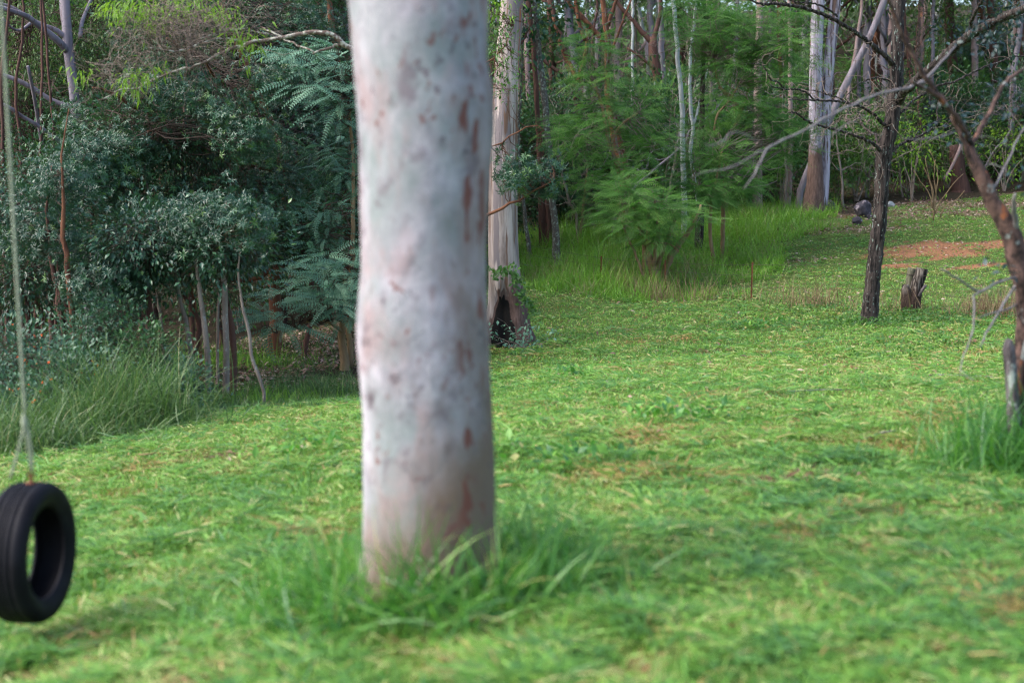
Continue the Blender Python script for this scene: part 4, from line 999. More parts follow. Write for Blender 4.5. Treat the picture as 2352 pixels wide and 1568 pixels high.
# bare sapling
b = gat(2143, 508); o = thing('bare_sapling', 'leafless tan sapling with fine upright stems in the leaf litter', 'sapling', b)
mb = MB()
for pl_ in ([(1635, 360), (1640, 250), (1635, 130), (1600, 0), (1570, -130)], [(1640, 300), (1655, 150), (1640, 20), (1650, -120)], [(1640, 320), (1690, 200), (1750, 130), (1800, 60), (1870, -10)], [(1640, 280), (1600, 140), (1530, 50), (1480, -40)],
            [(1655, 150), (1670, 40), (1660, -60), (1600, -200)], [(1690, 330), (1720, 260), (1830, 180), (1880, 120)], [(1636, 250), (1620, 90), (1560, -60)]):
    P_, R_ = tp(z6, pl_, b[1], list(np.linspace(3.0, 1.2, len(pl_)))); tube(mb, P_, R_, 5, .15, .05, kink=.01)
mb.build('stems', M['yellowstem'], o)

# ------------------------------------------------------------------ forked gum and other trunks on the far side (centre and right)
def simple_tree(name, label, bark, pts, w, conv=None, Y=None, up=6, crown=None, seed=0, brs=(), bmat=None, seg=14, rfun=None, wob=.08, group=None, twm=None, kink=.01, ridge=0, cat='tree'):
    b, st = rooted(conv, pts, w, Y, up)
    return tree(name, label, cat, b, [st], bark, crown, seg=seg, step=.22, wob=wob, ridge=ridge, branches=list(brs) or None, branch_mat=bmat, seed=seed, rfun=rfun, group=group, twig_mat=twm, kink=kink), b
def topcrown(px, Y, z, r=2.5, n=50, mat='gumleaf', size=.16):
    c = at(px, 100, Y); c[2] = z
    return dict(mat=mat, blobs=[(c, np.array([r, r, r * .8]))], temps=[LEAF_SICKLE], n_cl=n, per=40, cr=.4, size=size, up=-.5)
# big forked lilac gum: one foot, two stems
b, st = rooted(None, [(1868, 490), (1870, 455), (1872, 420), (1872, 360), (1873, 290), (1874, 200), (1875, 100), (1880, 0), (1884, -60)], [56, 46, 38, 32, 29, 29, 29, 28, 27], up=8)
Yg = b[1]
st2 = tp(None, [(1884, 470), (1890, 420), (1894, 360), (1896, 290), (1900, 200), (1909, 100), (1918, 20), (1926, -60)], Yg + .15, [36, 30, 25, 23, 23, 24, 24, 24])
def fg_r(AA, SS, RR, P, rn):
    zz = P[:, 2][:, None] - b[2]; fl = np.clip(1 - zz / .9, 0, 1)
    return RR * (1 + .12 * fl * np.sin(AA * 6)), np.clip(1.35 - zz * .40, 0, 1) + 0 * AA
tree('forked_gum', 'largest far gum, two smooth lilac stems rising from one shaggy brown foot', 'tree', b, [st, st2], 'lilac',
     [topcrown(1880, Yg, 12, 3, 70), dict(mat='gumleaf', blobs=[blob(*z5(740, 950), Yg - .6, 30, 60, .5), blob(*z5(700, 480), Yg - .6, 25, 40, .5)], temps=[LEAF_SICKLE], n_cl=24, per=22, cr=.22, size=.12, up=-.4)], seg=26, step=.15, wob=.07, rfun=fg_r, seed=31)
b, st = rooted(None, [(1838, 440), (1895, 300), (1925, 230), (1965, 150), (2000, 80), (2032, 0), (2050, -50)], [16, 17, 16, 16, 15, 15, 14], Y=Yg + 1.8, up=5)
tree('leaning_gum', 'grey gum trunk leaning steeply to the right behind the forked gum', 'tree', b, [st], 'greygum', [topcrown(2100, Yg + 2, 11)], seg=16, step=.3, seed=32)
simple_tree('pink_gum', 'smooth pinkish trunk left of the forked gum, standing in long grass', 'pink', [(1741, 497), (1740, 440), (1740, 360), (1741, 250), (1742, 130), (1746, 0)], [26, 22, 20, 18, 17, 15], Y=42, crown=[topcrown(1740, 42, 12)], seed=33)
simple_tree('thin_pink_gum', 'thin pinkish trunk between the smooth pinkish one and the forked gum', 'pink', z6p if False else [(1810, 458), (1814, 400), (1815, 320), (1816, 240), (1815, 100), (1812, 0)], [15, 12, 11, 10, 9, 8], Y=43, crown=[topcrown(1810, 43, 12)], seed=34)
simple_tree('thin_pale_sapling', 'very thin pale stem between the pinkish trunk and the forked gum', 'greystem', [(1801, 488), (1804, 440), (1806, 402), (1802, 350), (1800, 300)], [8, 7, 6, 5, 4], up=2, seed=35)
simple_tree('white_stem_gum', 'slender smooth white stem rising from the feathery trees left of centre', 'whitestem', [(1572, 470), (1570, 400), (1567, 330), (1567, 260), (1562, 190), (1556, 130), (1549, 40), (1543, -40)], [13, 12, 12, 11, 11, 10, 10, 9], Y=37, crown=[topcrown(1550, 37, 12)], seed=36)
simple_tree('white_twin_gum', 'second thinner white stem just right of the slender white one', 'whitestem', [(1604, 470), (1585, 350), (1592, 300), (1586, 240), (1585, 160), (1590, 90), (1600, 0)], [8, 8, 8, 8, 7, 7, 6], Y=38, seed=37,
            brs=[tp(None, [(1590, 300), (1606, 240), (1610, 210), (1625, 160)], 38, [5, 5, 4, 3])])
simple_tree('lichen_trunk', 'thin pale lichened trunk leaning slightly, right of the white streaked gum', 'lichenbark', [(1281, 600), (1275, 520), (1268, 440), (1262, 350), (1256, 280), (1248, 200), (1238, 120), (1230, 40), (1225, -20)], [20, 16, 15, 14, 15, 14, 12, 11, 10], Y=35, crown=[topcrown(1225, 35, 11)], seed=38)
simple_tree('hollow_dead_trunk', 'dark split double trunk beside the thin lichened trunk', 'darkred', [(1251, 568), (1250, 510), (1248, 460), (1246, 410), (1240, 350), (1235, 250), (1226, 120), (1215, 0)], [28, 26, 24, 20, 16, 12, 12, 11], Y=37.5, seed=39, brs=[tp(None, [(1263, 565), (1262, 500), (1258, 440), (1252, 400)], 37.3, [18, 16, 15, 8])], bmat='darkred', ridge=.12)
simple_tree('crooked_thin_trunk', 'thin crooked lichened stem left of the dark split trunk', 'lichenbark', [(1214, 560), (1208, 520), (1203, 470), (1198, 430), (1190, 330), (1196, 200)], [10, 9, 8, 7, 6, 5], Y=36, seed=40)
simple_tree('dark_lichen_trunk', 'dark furrowed trunk with lichen in long grass right of the feathery bush', 'rough', [(1605, 588), (1605, 560), (1606, 520), (1608, 470), (1611, 430), (1612, 330), (1614, 200)], [26, 22, 20, 18, 16, 13, 11], Y=35, seed=41, ridge=.1, crown=[topcrown(1614, 35, 10)])
simple_tree('dark_thin_trunk', 'thin dark trunk just behind the furrowed trunk in long grass', 'rough', [(1575, 500), (1577, 470), (1578, 430), (1580, 380)], [14, 12, 11, 10], Y=39, up=3, seed=42)
simple_tree('red_bark_tree', 'dark red shaggy trunk behind the feathery trees with crooked rusty limbs', 'rust', [(1436, 470), (1432, 420), (1425, 360), (1412, 300), (1400, 230), (1395, 170), (1395, 100), (1385, 0)], [36, 32, 28, 24, 20, 15, 14, 12], Y=40, seed=43,
            brs=[tp(None, p_, 40 + d_, w_) for p_, d_, w_ in (([(1395, 110), (1365, 70), (1335, 40), (1310, 10), (1290, -30)], -.3, [12, 12, 11, 10, 8]), ([(1398, 60), (1410, 20), (1425, -30)], .3, [9, 8, 6]), ([(1345, 95), (1332, 55), (1322, 10), (1318, -30)], -.5, [9, 9, 8, 7]),
                  ([(1326, 185), (1310, 150), (1290, 110), (1270, 40)], .5, [10, 9, 8, 6]), ([(1328, 190), (1345, 120), (1350, 60), (1330, 30)], -.3, [10, 10, 9, 8]), ([(1400, 130), (1430, 50), (1450, 0)], .2, [6, 5, 4]))])
simple_tree('forked_dark_tree', 'leaning dark red tree forking high behind the feathery trees', 'darkred', [(1520, 480), (1518, 380), (1512, 260), (1508, 180), (1502, 130), (1500, 85)], [28, 27, 26, 26, 24, 18], Y=46, up=0, seed=44,
            brs=[tp(None, [(1500, 100), (1480, 80), (1450, 45), (1420, 10), (1395, -20)], 46, [14, 12, 10, 9, 8]), tp(None, [(1500, 95), (1515, 40), (1520, -20)], 46.2, [12, 9, 8]), tp(None, [(1505, 160), (1470, 130), (1440, 110)], 45.6, [8, 6, 5])])
simple_tree('slanting_dark_tree', 'slanting dark trunk between the thin lichened trunk and the red shaggy one', 'darkred', [(1375, 500), (1355, 400), (1330, 250), (1305, 150), (1280, 60), (1260, -20)], [18, 17, 16, 14, 12, 11], Y=43, seed=45,
            brs=[tp(None, [(1305, 195), (1280, 165), (1250, 140), (1225, 120)], 42.5, [9, 8, 7, 5]), tp(None, [(1340, 300), (1370, 200), (1360, 100), (1372, 20), (1362, -30)], 42.5, [7, 7, 6, 5, 4])])
rr = np.random.default_rng(50)
fars = [(1448, 7, 'whitestem', 'thin white'), (1462, 6, 'greystem', 'thin grey brown'), (1640, 9, 'greystem', 'grey brown'), (1660, 12, 'pink', 'pinkish'), (1700, 10, 'greygum', 'grey'), (1780, 14, 'greygum', 'grey'), (1795, 9, 'rust', 'reddish'), (1998, 16, 'rust', 'brick red'), (1975, 9, 'greygum', 'thin grey'), (1945, 8, 'pink', 'thin pinkish'),
        (2010, 10, 'rust', 'reddish'), (2090, 10, 'darkred', 'dark red'), (2112, 16, 'pink', 'pinkish brown'), (2135, 9, 'greygum', 'thin grey'), (2190, 24, 'darkred', 'stout dark red'), (2235, 15, 'pink', 'pinkish brown'), (2262, 14, 'rust', 'rusty'),
        (2290, 20, 'darkred', 'dark red'), (2322, 13, 'greygum', 'pale grey'), (2345, 18, 'rust', 'rusty red'), (2385, 16, 'pink', 'pinkish'), (2440, 20, 'greygum', 'grey'), (1222, 12, 'pink', 'pinkish'), (1300, 10, 'greygum', 'grey'), (1500, 12, 'whitestem', 'white'), (1530, 14, 'greygum', 'grey'), (1545, 8, 'rust', 'rusty')]
ords = {}
where = {0: 'behind the white streaked gum', 1: 'behind the feathery trees', 2: 'left of the forked gum', 3: 'between the forked gum and the dark furrowed tree', 4: 'right of the dark furrowed tree', 5: 'behind the blurred bare tree'}
for i_, (px, w_, bk, wd) in enumerate(fars):
    Yf = 46 + (i_ * 7.3 % 13) + (2 if px > 1900 else 0)
    reg = 0 if px < 1310 else 1 if px < 1600 else 2 if px < 1830 else 3 if px < 2030 else 4 if px < 2200 else 5
    dx = rr.normal(0, 10); bz = G1((px - CX) / F_PX * Yf, Yf); bpy_ = HORIZON + (CAM_H - bz) / Yf * F_PX
    pts_ = [(px, bpy_), (px + rr.normal(0, 3), bpy_ * .75), (px + dx * .4 + rr.normal(0, 4), bpy_ * .45), (px + dx, 60), (px + dx * 1.3, -60)]
    simple_tree('gum_tree', '%s trunk %s, %s in the wood' % (wd, where[reg], ['nearer', 'farther'][Yf > 52]), bk, pts_, [w_ * 1.25, w_ * 1.05, w_, w_ * .9, w_ * .8], Y=Yf, up=5, seed=60 + i_, seg=9, crown=[topcrown(px + dx, Yf, 11 + rr.uniform(-1, 3), rr.uniform(2, 3), 26, size=.2)], group='trunks in the far wood')

# ------------------------------------------------------------------ feathery-leaved trees (centre)
def feather(label, trunks, blobs, n_cl, seed, bark='yellowstem', per=6, size=.46, Y=30, cr=.16, base=None, tone=0, name='feathery_tree', cat='tree'):
    b, st = rooted(None, trunks[0][0], trunks[0][1], Y, up=0)
    brs = [tp(None, p_, Y + d_, w_) for p_, w_, d_ in trunks[1:]]
    return tree(name, label, cat, b, [st], bark, [dict(mat='feather', blobs=[blob(*q) for q in blobs], temps=FEATHER, n_cl=int(n_cl * .62), per=per, cr=cr, size=size, up=.12, outw=1.2, twr=.007, sub=.0, tone=tone, power=.7, flat=.3, dk=.35, xr=.2, nz=.22, zh=(-.2, -.4, 1))], seg=10, step=.2, wob=.12, branches=brs, branch_mat=bark, seed=seed, twig_mat='twig', kink=.008)
Yj = gat(1505, 665)[1] + .4
feather('low feathery-leaved bush with a fan of tan stems in long grass by the fence', [([(1510, 672), (1502, 630), (1492, 590), (1488, 540), (1490, 480)], [30, 24, 14, 10, 7]),
        ([(1495, 600), (1480, 560), (1470, 520), (1450, 470)], [12, 10, 8, 5], .1), ([(1505, 640), (1520, 580), (1540, 530), (1552, 500)], [12, 10, 9, 6], .2), ([(1516, 650), (1540, 590), (1560, 560), (1590, 520), (1610, 470)], [17, 15, 14, 9, 5], .3),
        ([(1482, 650), (1462, 590), (1440, 540), (1425, 500)], [6, 6, 5, 3], -.3), ([(1500, 610), (1508, 560), (1512, 520), (1500, 440)], [9, 8, 7, 4], -.1), ([(1500, 560), (1540, 560), (1560, 580)], [3, 3, 2], -.4)],
        [(1500, 470, Yj, 120, 38, 1.2), (1440, 440, Yj - .3, 55, 35, .7), (1545, 500, Yj, 70, 30, .8), (1440, 505, Yj - .4, 50, 30, .6), (1500, 545, Yj - .4, 60, 25, .5)], 150, 51, Y=Yj)
feather('feathery-leaved tree on a bent tan stem forking low, left of the slender white stem', [([(1480, 560), (1455, 460), (1435, 415), (1410, 360), (1398, 330), (1388, 270), (1377, 220), (1365, 190)], [12, 11, 10, 10, 8, 8, 7, 5]),
        ([(1400, 342), (1420, 295), (1445, 275), (1465, 260)], [6, 5, 5, 3], 0)],
        [(1360, 110, 32, 50, 35, .9), (1365, 170, 32, 55, 50, 1), (1345, 250, 32, 65, 45, 1), (1330, 320, 31.5, 70, 45, 1), (1470, 235, 32.5, 70, 70, 1), (1490, 320, 32, 65, 50, 1), (1420, 390, 31.5, 60, 30, .8)], 230, 52, Y=32)
feather('tall spreading feathery-leaved tree covering the pinkish trunk', [([(1660, 560), (1665, 400), (1680, 320), (1700, 260), (1690, 235), (1650, 200)], [10, 10, 10, 10, 8, 5]), ([(1695, 255), (1672, 225), (1650, 190), (1640, 130)], [7, 6, 5, 4], 0), ([(1700, 265), (1720, 200), (1730, 120)], [6, 5, 4], .4), ([(1640, 300), (1650, 260), (1680, 225), (1700, 190)], [5, 5, 4, 3], -.4)],
        [(1600, 70, 34, 110, 50, 1.3), (1700, 60, 34, 110, 55, 1.4), (1790, 110, 34, 80, 60, 1.2), (1650, 150, 34, 90, 50, 1.2), (1760, 190, 34, 80, 50, 1.2), (1800, 40, 35, 60, 40, 1), (1720, 250, 33.5, 90, 40, 1), (1620, 20, 35, 130, 30, 1)], 430, 53, Y=34)
feather('feathery-leaved sapling clump right of the slender white stem', [([(1640, 600), (1630, 520), (1640, 440), (1650, 390), (1660, 340)], [8, 8, 7, 6, 4]), ([(1635, 480), (1600, 430), (1590, 380)], [5, 4, 3], 0)],
        [(1640, 370, 33, 75, 50, 1), (1600, 430, 32.5, 70, 45, .9), (1690, 430, 33, 40, 50, .8), (1770, 290, 34, 65, 45, 1), (1820, 330, 35, 50, 60, .8), (1650, 300, 34, 60, 30, .8)], 260, 54, Y=33)
feather('small feathery-leaved sapling behind the burnt gum and lichened trunks', [([(1330, 560), (1340, 470), (1345, 420), (1350, 380)], [7, 6, 5, 3])],
        [(1350, 420, 37, 60, 40, 1), (1400, 480, 37, 60, 35, 1), (1300, 290, 37, 40, 35, .8)], 90, 55, Y=37)

# ------------------------------------------------------------------ rosette shrubs beside the burnt gum (their stems start behind the near gum)
Yb = 19.5
b, st = rooted(None, [(1040, 840), (1045, 700), (1050, 560), (1055, 420), (1060, 250), (1050, 120)], [14, 12, 11, 10, 8, 5], Y=Yb, up=1)
tree('small_broadleaf_tree', 'small glossy whorled-leaf tree crossing in front of the white streaked gum', 'tree', b, [st], 'rust',
     [dict(mat='glossy', blobs=[blob(1180, 400, Yb, 75, 45, .5), blob(1250, 385, Yb + .3, 45, 40, .4), blob(1235, 430, Yb + .2, 55, 32, .35)], temps=ROS, n_cl=46, per=9, cr=.11, size=.085, up=.1, twr=.007, tone=.1, power=.7),
      dict(mat='midleaf', blobs=[blob(1150, 70, Yb, 45, 60, .4), blob(1165, 150, Yb, 40, 40, .3), blob(1160, 220, Yb, 30, 20, .3)], temps=[LEAF], n_cl=60, per=10, cr=.13, size=.075, up=-.2, twr=.006, power=.7),
      dict(mat='lime', blobs=[blob(1130, 12, Yb, 25, 22, .2)], temps=[LEAF_SICKLE], n_cl=7, per=16, cr=.12, size=.12, up=-.5)],
     branches=[tp(None, [(1048, 520), (1100, 505), (1150, 480), (1190, 460), (1225, 440), (1270, 415)], Yb, [10, 9, 8, 6, 4, 3]), tp(None, [(1055, 330), (1110, 340), (1150, 330), (1210, 290), (1250, 300)], Yb, [6, 5, 4, 3, 2]),
               tp(None, [(1060, 200), (1110, 150), (1150, 120), (1180, 60)], Yb, [5, 4, 3, 2])], branch_mat='rust', seed=57, twig_mat='rusttwig', kink=.008)

# ------------------------------------------------------------------ the dark thicket on the left
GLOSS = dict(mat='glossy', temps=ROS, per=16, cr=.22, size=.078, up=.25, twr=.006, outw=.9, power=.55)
Y1 = 20.0
b, st = rooted(None, [(630, 820), (632, 730), (630, 640), (640, 540), (655, 480), (660, 430), (640, 360), (612, 260), (580, 190), (550, 110), (520, 30)], [34, 28, 26, 26, 26, 24, 22, 20, 17, 14, 12], up=2)
Y1 = b[1]
rb = lambda p_, w_, d0=0, d1=0: tp(z1, p_, list(np.linspace(Y1 + d0 - 1.2, Y1 + d1 - 2.3, len(p_))), w_)
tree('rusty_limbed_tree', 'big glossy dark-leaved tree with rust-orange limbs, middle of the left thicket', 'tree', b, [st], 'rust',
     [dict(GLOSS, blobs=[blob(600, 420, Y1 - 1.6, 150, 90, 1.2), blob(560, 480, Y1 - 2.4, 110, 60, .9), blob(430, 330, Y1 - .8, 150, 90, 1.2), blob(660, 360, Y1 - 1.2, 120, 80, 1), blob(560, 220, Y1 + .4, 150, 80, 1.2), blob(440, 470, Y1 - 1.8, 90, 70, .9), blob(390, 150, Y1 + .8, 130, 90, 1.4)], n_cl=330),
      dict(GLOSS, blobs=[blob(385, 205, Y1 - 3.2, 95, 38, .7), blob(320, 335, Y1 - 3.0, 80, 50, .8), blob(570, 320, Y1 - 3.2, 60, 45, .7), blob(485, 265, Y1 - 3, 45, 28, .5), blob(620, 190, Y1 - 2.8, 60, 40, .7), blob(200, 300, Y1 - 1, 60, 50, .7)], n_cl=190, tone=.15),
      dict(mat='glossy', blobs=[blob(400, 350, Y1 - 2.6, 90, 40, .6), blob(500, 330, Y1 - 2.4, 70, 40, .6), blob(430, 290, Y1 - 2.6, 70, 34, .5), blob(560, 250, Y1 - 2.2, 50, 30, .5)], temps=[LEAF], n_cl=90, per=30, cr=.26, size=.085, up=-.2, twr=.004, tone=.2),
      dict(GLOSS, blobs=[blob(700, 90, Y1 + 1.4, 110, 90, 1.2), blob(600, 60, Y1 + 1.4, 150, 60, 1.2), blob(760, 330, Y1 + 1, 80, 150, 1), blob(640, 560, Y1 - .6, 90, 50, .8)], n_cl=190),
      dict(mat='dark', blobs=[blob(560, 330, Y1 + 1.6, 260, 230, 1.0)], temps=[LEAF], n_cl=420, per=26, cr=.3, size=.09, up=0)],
     branches=[rb([(1850, 1120), (1650, 1080), (1440, 1020), (1280, 960), (1190, 890), (1130, 840), (1000, 760), (850, 680), (740, 610), (600, 570)], [13, 13, 12, 12, 12, 11, 10, 9, 7, 4], 0, -1.6),
               rb([(1720, 740), (1640, 640), (1540, 575), (1440, 530), (1370, 460), (1310, 370), (1180, 320), (1080, 250)], [14, 12, 11, 10, 9, 9, 7, 5], 0, -1),
               rb([(1200, 890), (1080, 860), (960, 850)], [5, 4, 3], -.9, -1.4), rb([(1350, 420), (1290, 350), (1230, 330)], [6, 5, 4], -.6, -1.0), rb([(1180, 860), (1090, 740), (1000, 660), (900, 640)], [6, 5, 4, 3], -1.0, -.6),
               tp(z2, [(1840, 270), (1740, 310), (1640, 350), (1500, 360), (1380, 365), (1280, 340)], Y1 - .8, [12, 13, 12, 9, 7, 4]), tp(z1, [(2000, 1150), (1860, 1230), (1930, 1310), (2060, 1325), (2150, 1330)], Y1 - .5, [4, 7, 7, 6, 3]),
               tp(z1, [(1860, 1080), (1830, 980), (1760, 800)], Y1 + .1, [14, 16, 12])],
     branch_mat='rust', seed=60, seg=16, kink=.012)
b, st = rooted(z2, [(1790, 830), (1790, 600), (1770, 400), (1760, 250), (1740, 100)], [30, 28, 24, 20, 16], Y=Y1 + 1.5, up=3)
tree('red_trunk_tree', 'stout reddish trunk close right of the rust-limbed tree, base in brown litter', 'tree', b, [st], 'rust', [dict(mat='dark', blobs=[blob(720, 200, Y1 + 3, 200, 230, 1.0)], temps=[LEAF], n_cl=380, per=24, cr=.3, size=.09, up=0)], seg=14, seed=61)
b, st = rooted(None, [(795, 480), (790, 330), (780, 200), (772, 120), (762, 60), (755, 0), (752, -60)], [18, 18, 17, 15, 14, 14, 13], Y=Y1 + 2.5, up=3)
tree('orange_stem_tree', 'upright orange-brown stem just left of the near gum, high in the thicket', 'tree', b, [st], 'rust', [dict(mat='dark', blobs=[blob(700, 20, Y1 + 4, 200, 100, 1)], temps=[LEAF], n_cl=110, per=24, cr=.3, size=.09, up=0)], seg=12, seed=62)
# pinnate-leaved tree
Yp = gat(795, 850)[1]
b, st = rooted(z2, [(2240, 940), (2230, 820), (2220, 700), (2260, 500), (2280, 300), (2290, 100)], [24, 20, 18, 12, 11, 10], up=0)
Yp = b[1]
st = (st[0] + [at(812, 450, Yp), at(808, 330, Yp), at(800, 220, Yp)], st[1] + [.028, .024, .012])
tree('pinnate_leaved_tree', 'small tree with pale blue-green feather-shaped leaves, beside the near gum on its left', 'tree', b, [st], 'yellowstem',
     [dict(mat='bluegreen', blobs=[blob(720, 690, Yp - .8, 110, 38, .7), blob(770, 640, Yp - .8, 80, 40, .7), blob(650, 740, Yp - .9, 60, 28, .5), blob(790, 700, Yp - .6, 60, 50, .6), blob(740, 590, Yp - .5, 60, 30, .5)], temps=PIN, n_cl=64, per=6, cr=.17, size=.38, up=.05, outw=1.2, sub=0, power=.7, twr=.009, flat=.3, dk=.3, xr=.2, nz=.25, zh=(-.25, -.55, 1)),
      dict(mat='bluegreen', blobs=[blob(740, 170, Yp - .6, 95, 50, .6), blob(780, 240, Yp - .5, 60, 60, .6), blob(700, 130, Yp - .6, 60, 25, .5), blob(800, 130, Yp - .6, 40, 35, .5)], temps=PIN, n_cl=44, per=6, cr=.17, size=.40, up=.05, outw=1.2, sub=0, power=.7, twr=.009, flat=.3, dk=.3, xr=.2, nz=.25, zh=(-.25, -.55, 1)),
      dict(mat='bluegreen', blobs=[blob(800, 400, Yp - .2, 40, 60, .5), blob(770, 480, Yp, 70, 50, .5), blob(790, 320, Yp, 50, 50, .5), blob(740, 530, Yp, 60, 40, .5)], temps=PIN, n_cl=40, per=6, cr=.17, size=.36, up=.05, outw=1.1, sub=0, power=.7, twr=.009, tone=-.25, flat=.4, dk=.3, xr=.25, nz=.3)],
     branches=[tp(z2, [(2230, 700), (2100, 620), (1950, 640), (1800, 700)], list(np.linspace(Yp, Yp - .9, 4)), [9, 7, 5, 3]), tp(z2, [(2270, 940), (2275, 800), (2262, 690), (2300, 560)], Yp + .15, [15, 14, 12, 7])], seed=63, kink=.008)
# lichened dead bough
Yl = 15.5
b, st = rooted(None, [(905, 900), (900, 700), (893, 450), (884, 250), (868, 150)], [20, 18, 16, 14, 12], Y=Yl, up=1)
lb = lambda p_, w_, d1=0.: tp(z1, p_, list(np.linspace(Yl, Yl + d1, len(p_))), w_)
o = tree('lichened_tree', 'dead-looking white-lichened bough reaching left from behind the near gum', 'tree', b, [st], 'lichenbranch', None, seg=12, step=.08, wob=.15,
     branches=[lb([(2440, 420), (2340, 370), (2250, 300), (2160, 235), (2080, 210), (1930, 225), (1800, 250), (1650, 275), (1530, 310), (1450, 340), (1330, 400), (1270, 435), (1160, 450), (1060, 490), (960, 540), (890, 575), (780, 580), (740, 610), (640, 650)], [12, 11, 11, 11, 11, 10, 9.5, 9, 8.5, 7, 7, 6.5, 6, 5.5, 5, 4, 3, 3, 2], -.6),
               lb([(2260, 310), (2180, 300), (2100, 325), (2030, 350)], [6, 7, 6, 4], -.2), lb([(1600, 285), (1480, 255), (1380, 260), (1280, 290), (1180, 330), (1100, 330), (960, 310)], [7, 7, 6, 6, 5, 4, 2], -.8),
               lb([(1800, 240), (1650, 205), (1540, 190), (1400, 215), (1250, 270)], [4, 4, 4, 3, 2], -.5), lb([(2040, 340), (1900, 280), (1780, 220), (1690, 175)], [5, 4, 4, 2], .3), lb([(1560, 290), (1600, 340), (1610, 400)], [3, 2, 1.5]), lb([(1620, 345), (1660, 390), (1680, 460), (1790, 560)], [3, 2.5, 2, 1.2], .2),
               lb([(1530, 310), (1420, 315), (1330, 325)], [4, 3, 2], -.1)], branch_mat='lichenbranch', seed=64, kink=.006)
tm = MB(); r = np.random.default_rng(6); n = 300
c_, _ = fill(blob(*z1(1130, 210), Yl - .3, 150, 62, .8), n, r, .6); c2 = c_ + r.normal(0, .42, (n, 3)) * [1.2, .6, .6]
place_twigs(tm, c_, c2, .0042, .5, 12, amp=.13, rings=9, seg=3)
c_, _ = fill(blob(*z1(800, 480), Yl - .3, 110, 45, .6), 90, r, .6); c2 = c_ + r.normal(0, .35, (90, 3)) * [1.2, .6, .6]; place_twigs(tm, c_, c2, .0038, .5, 13, amp=.13, rings=9, seg=3)
tm.build('twigs', M['twig'], o)
lf = MB()
foliage(lf, None, [blob(*z1(850, 40), Yl - .2, 60, 28, .4), blob(*z1(1010, 60), Yl - .2, 40, 34, .4), blob(*z1(1440, 90), Yl - .2, 22, 20, .2), blob(*z1(860, 525), Yl - .5, 30, 16, .2), blob(*z1(1580, 250), Yl - .2, 32, 22, .3), blob(*z1(980, 480), Yl - .4, 22, 12, .2), blob(*z1(1200, 15), Yl, 70, 12, .4), blob(*z1(520, 480), Yl, 18, 10, .2), blob(*z1(750, 60), Yl, 24, 20, .2)],
        [LEAF_SICKLE], 95, 11, .10, .105, seed=66, up=-.75, outw=.35)
lf.build('crown', M['lime'], o)
# grey twig tangle low in the thicket
tm = MB(); n = 200; cb = blob(*z2(1080, 330), Y1 - 3, 60, 42, .5); c_, _ = fill(cb, n, r, .6); place_twigs(tm, c_, c_ + r.normal(0, .28, (n, 3)), .0035, .5, 14, amp=.14, rings=8, seg=3)
P_, R_ = tp(z2, [(1240, 900), (1200, 600), (1130, 400), (1080, 330)], Y1 - 3, [3, 3, 3, 2]); P_[0][2] = G1(P_[0][0], P_[0][1])
tube(tm, P_, R_, 5, .1); tw2 = thing('dead_bush', 'tangle of bare grey-brown twigs caught low in the left thicket', 'dead bush', P_[0]); tm.build('twigs', M['twig'], tw2); tm = MB()
n = 150; cb = blob(*z1(900, 870), Y1 - 2.6, 110, 38, .6); c_, _ = fill(cb, n, r, .6); place_twigs(tm, c_, c_ + r.normal(0, .35, (n, 3)), .0035, .5, 15, amp=.14, rings=8, seg=3)
P_, R_ = tp(z1, [(1000, 2300), (980, 1500), (930, 1000), (900, 870)], Y1 - 2.6, [4, 4, 3, 2]); P_[0][2] = G1(P_[0][0], P_[0][1])
tube(tm, P_, R_, 5, .1); tw2 = thing('dead_bush', 'pale bare twig tangle hanging under the rust-orange limb', 'dead bush', P_[0]); tm.build('twigs', M['twig'], tw2)

# slender stems of the thicket
ths = [('slender grey stem third from the right among the thin stems under the thicket', 'greystem', [(1250, 930), (1225, 740), (1200, 600), (1170, 480), (1150, 350)], [13, 12, 11, 9, 7], 'rust'),
       ('mottled grey stem in the middle of the thin stems under the thicket', 'greystem', [(1350, 1000), (1345, 840), (1330, 680), (1310, 540), (1290, 380)], [15, 14, 13, 12, 10], None),
       ('straight mottled grey stem, stoutest of the thin stems under the thicket', 'greystem', [(1465, 1050), (1468, 800), (1460, 600), (1455, 420), (1440, 250)], [17, 15, 14, 14, 11], None),
       ('thin grey stem between the straight mottled stem and the middle one', 'greystem', [(1410, 800), (1412, 650), (1415, 540), (1420, 420)], [7, 7, 6, 5], None),
       ('thin grey stem leaning left from its foot in the verge grass', 'greystem', [(1712, 1080), (1670, 960), (1630, 840), (1620, 720), (1580, 560), (1560, 430)], [8, 9, 8, 8, 7, 5], None),
       ('short pale stem left of the group of thin stems', 'greystem', [(1062, 840), (1055, 740), (1045, 640), (1030, 520), (1015, 430)], [8, 7, 7, 6, 4], None),
       ('dark thin stem deep left of the group of thin stems', 'darkred', [(935, 760), (925, 680), (905, 560), (890, 440), (880, 300)], [9, 9, 8, 7, 6], None),
       ('reddish thin stem close behind the middle mottled stem', 'rust', [(1300, 850), (1290, 700), (1270, 560), (1250, 440)], [8, 8, 7, 6], None)]
for i_, (lb_, bk, p_, w_, _) in enumerate(ths):
    simple_tree('slender_tree', lb_, bk, p_, w_, conv=z2, Y=[17.8, 17.2, 17.4, 19, 16.8, 19, 20, 19.5][i_], up=.35, seed=80 + i_, seg=8, kink=.003, crown=[dict(GLOSS, blobs=[blob(z2(p_[-1][0], 0)[0], 560 - 30 * (i_ % 3), [17.8, 17.2, 17.4, 19, 16.8, 19, 20, 19.5][i_], 55, 45, .7)], n_cl=22)], group='thin stems under the left thicket', twm='rusttwig')
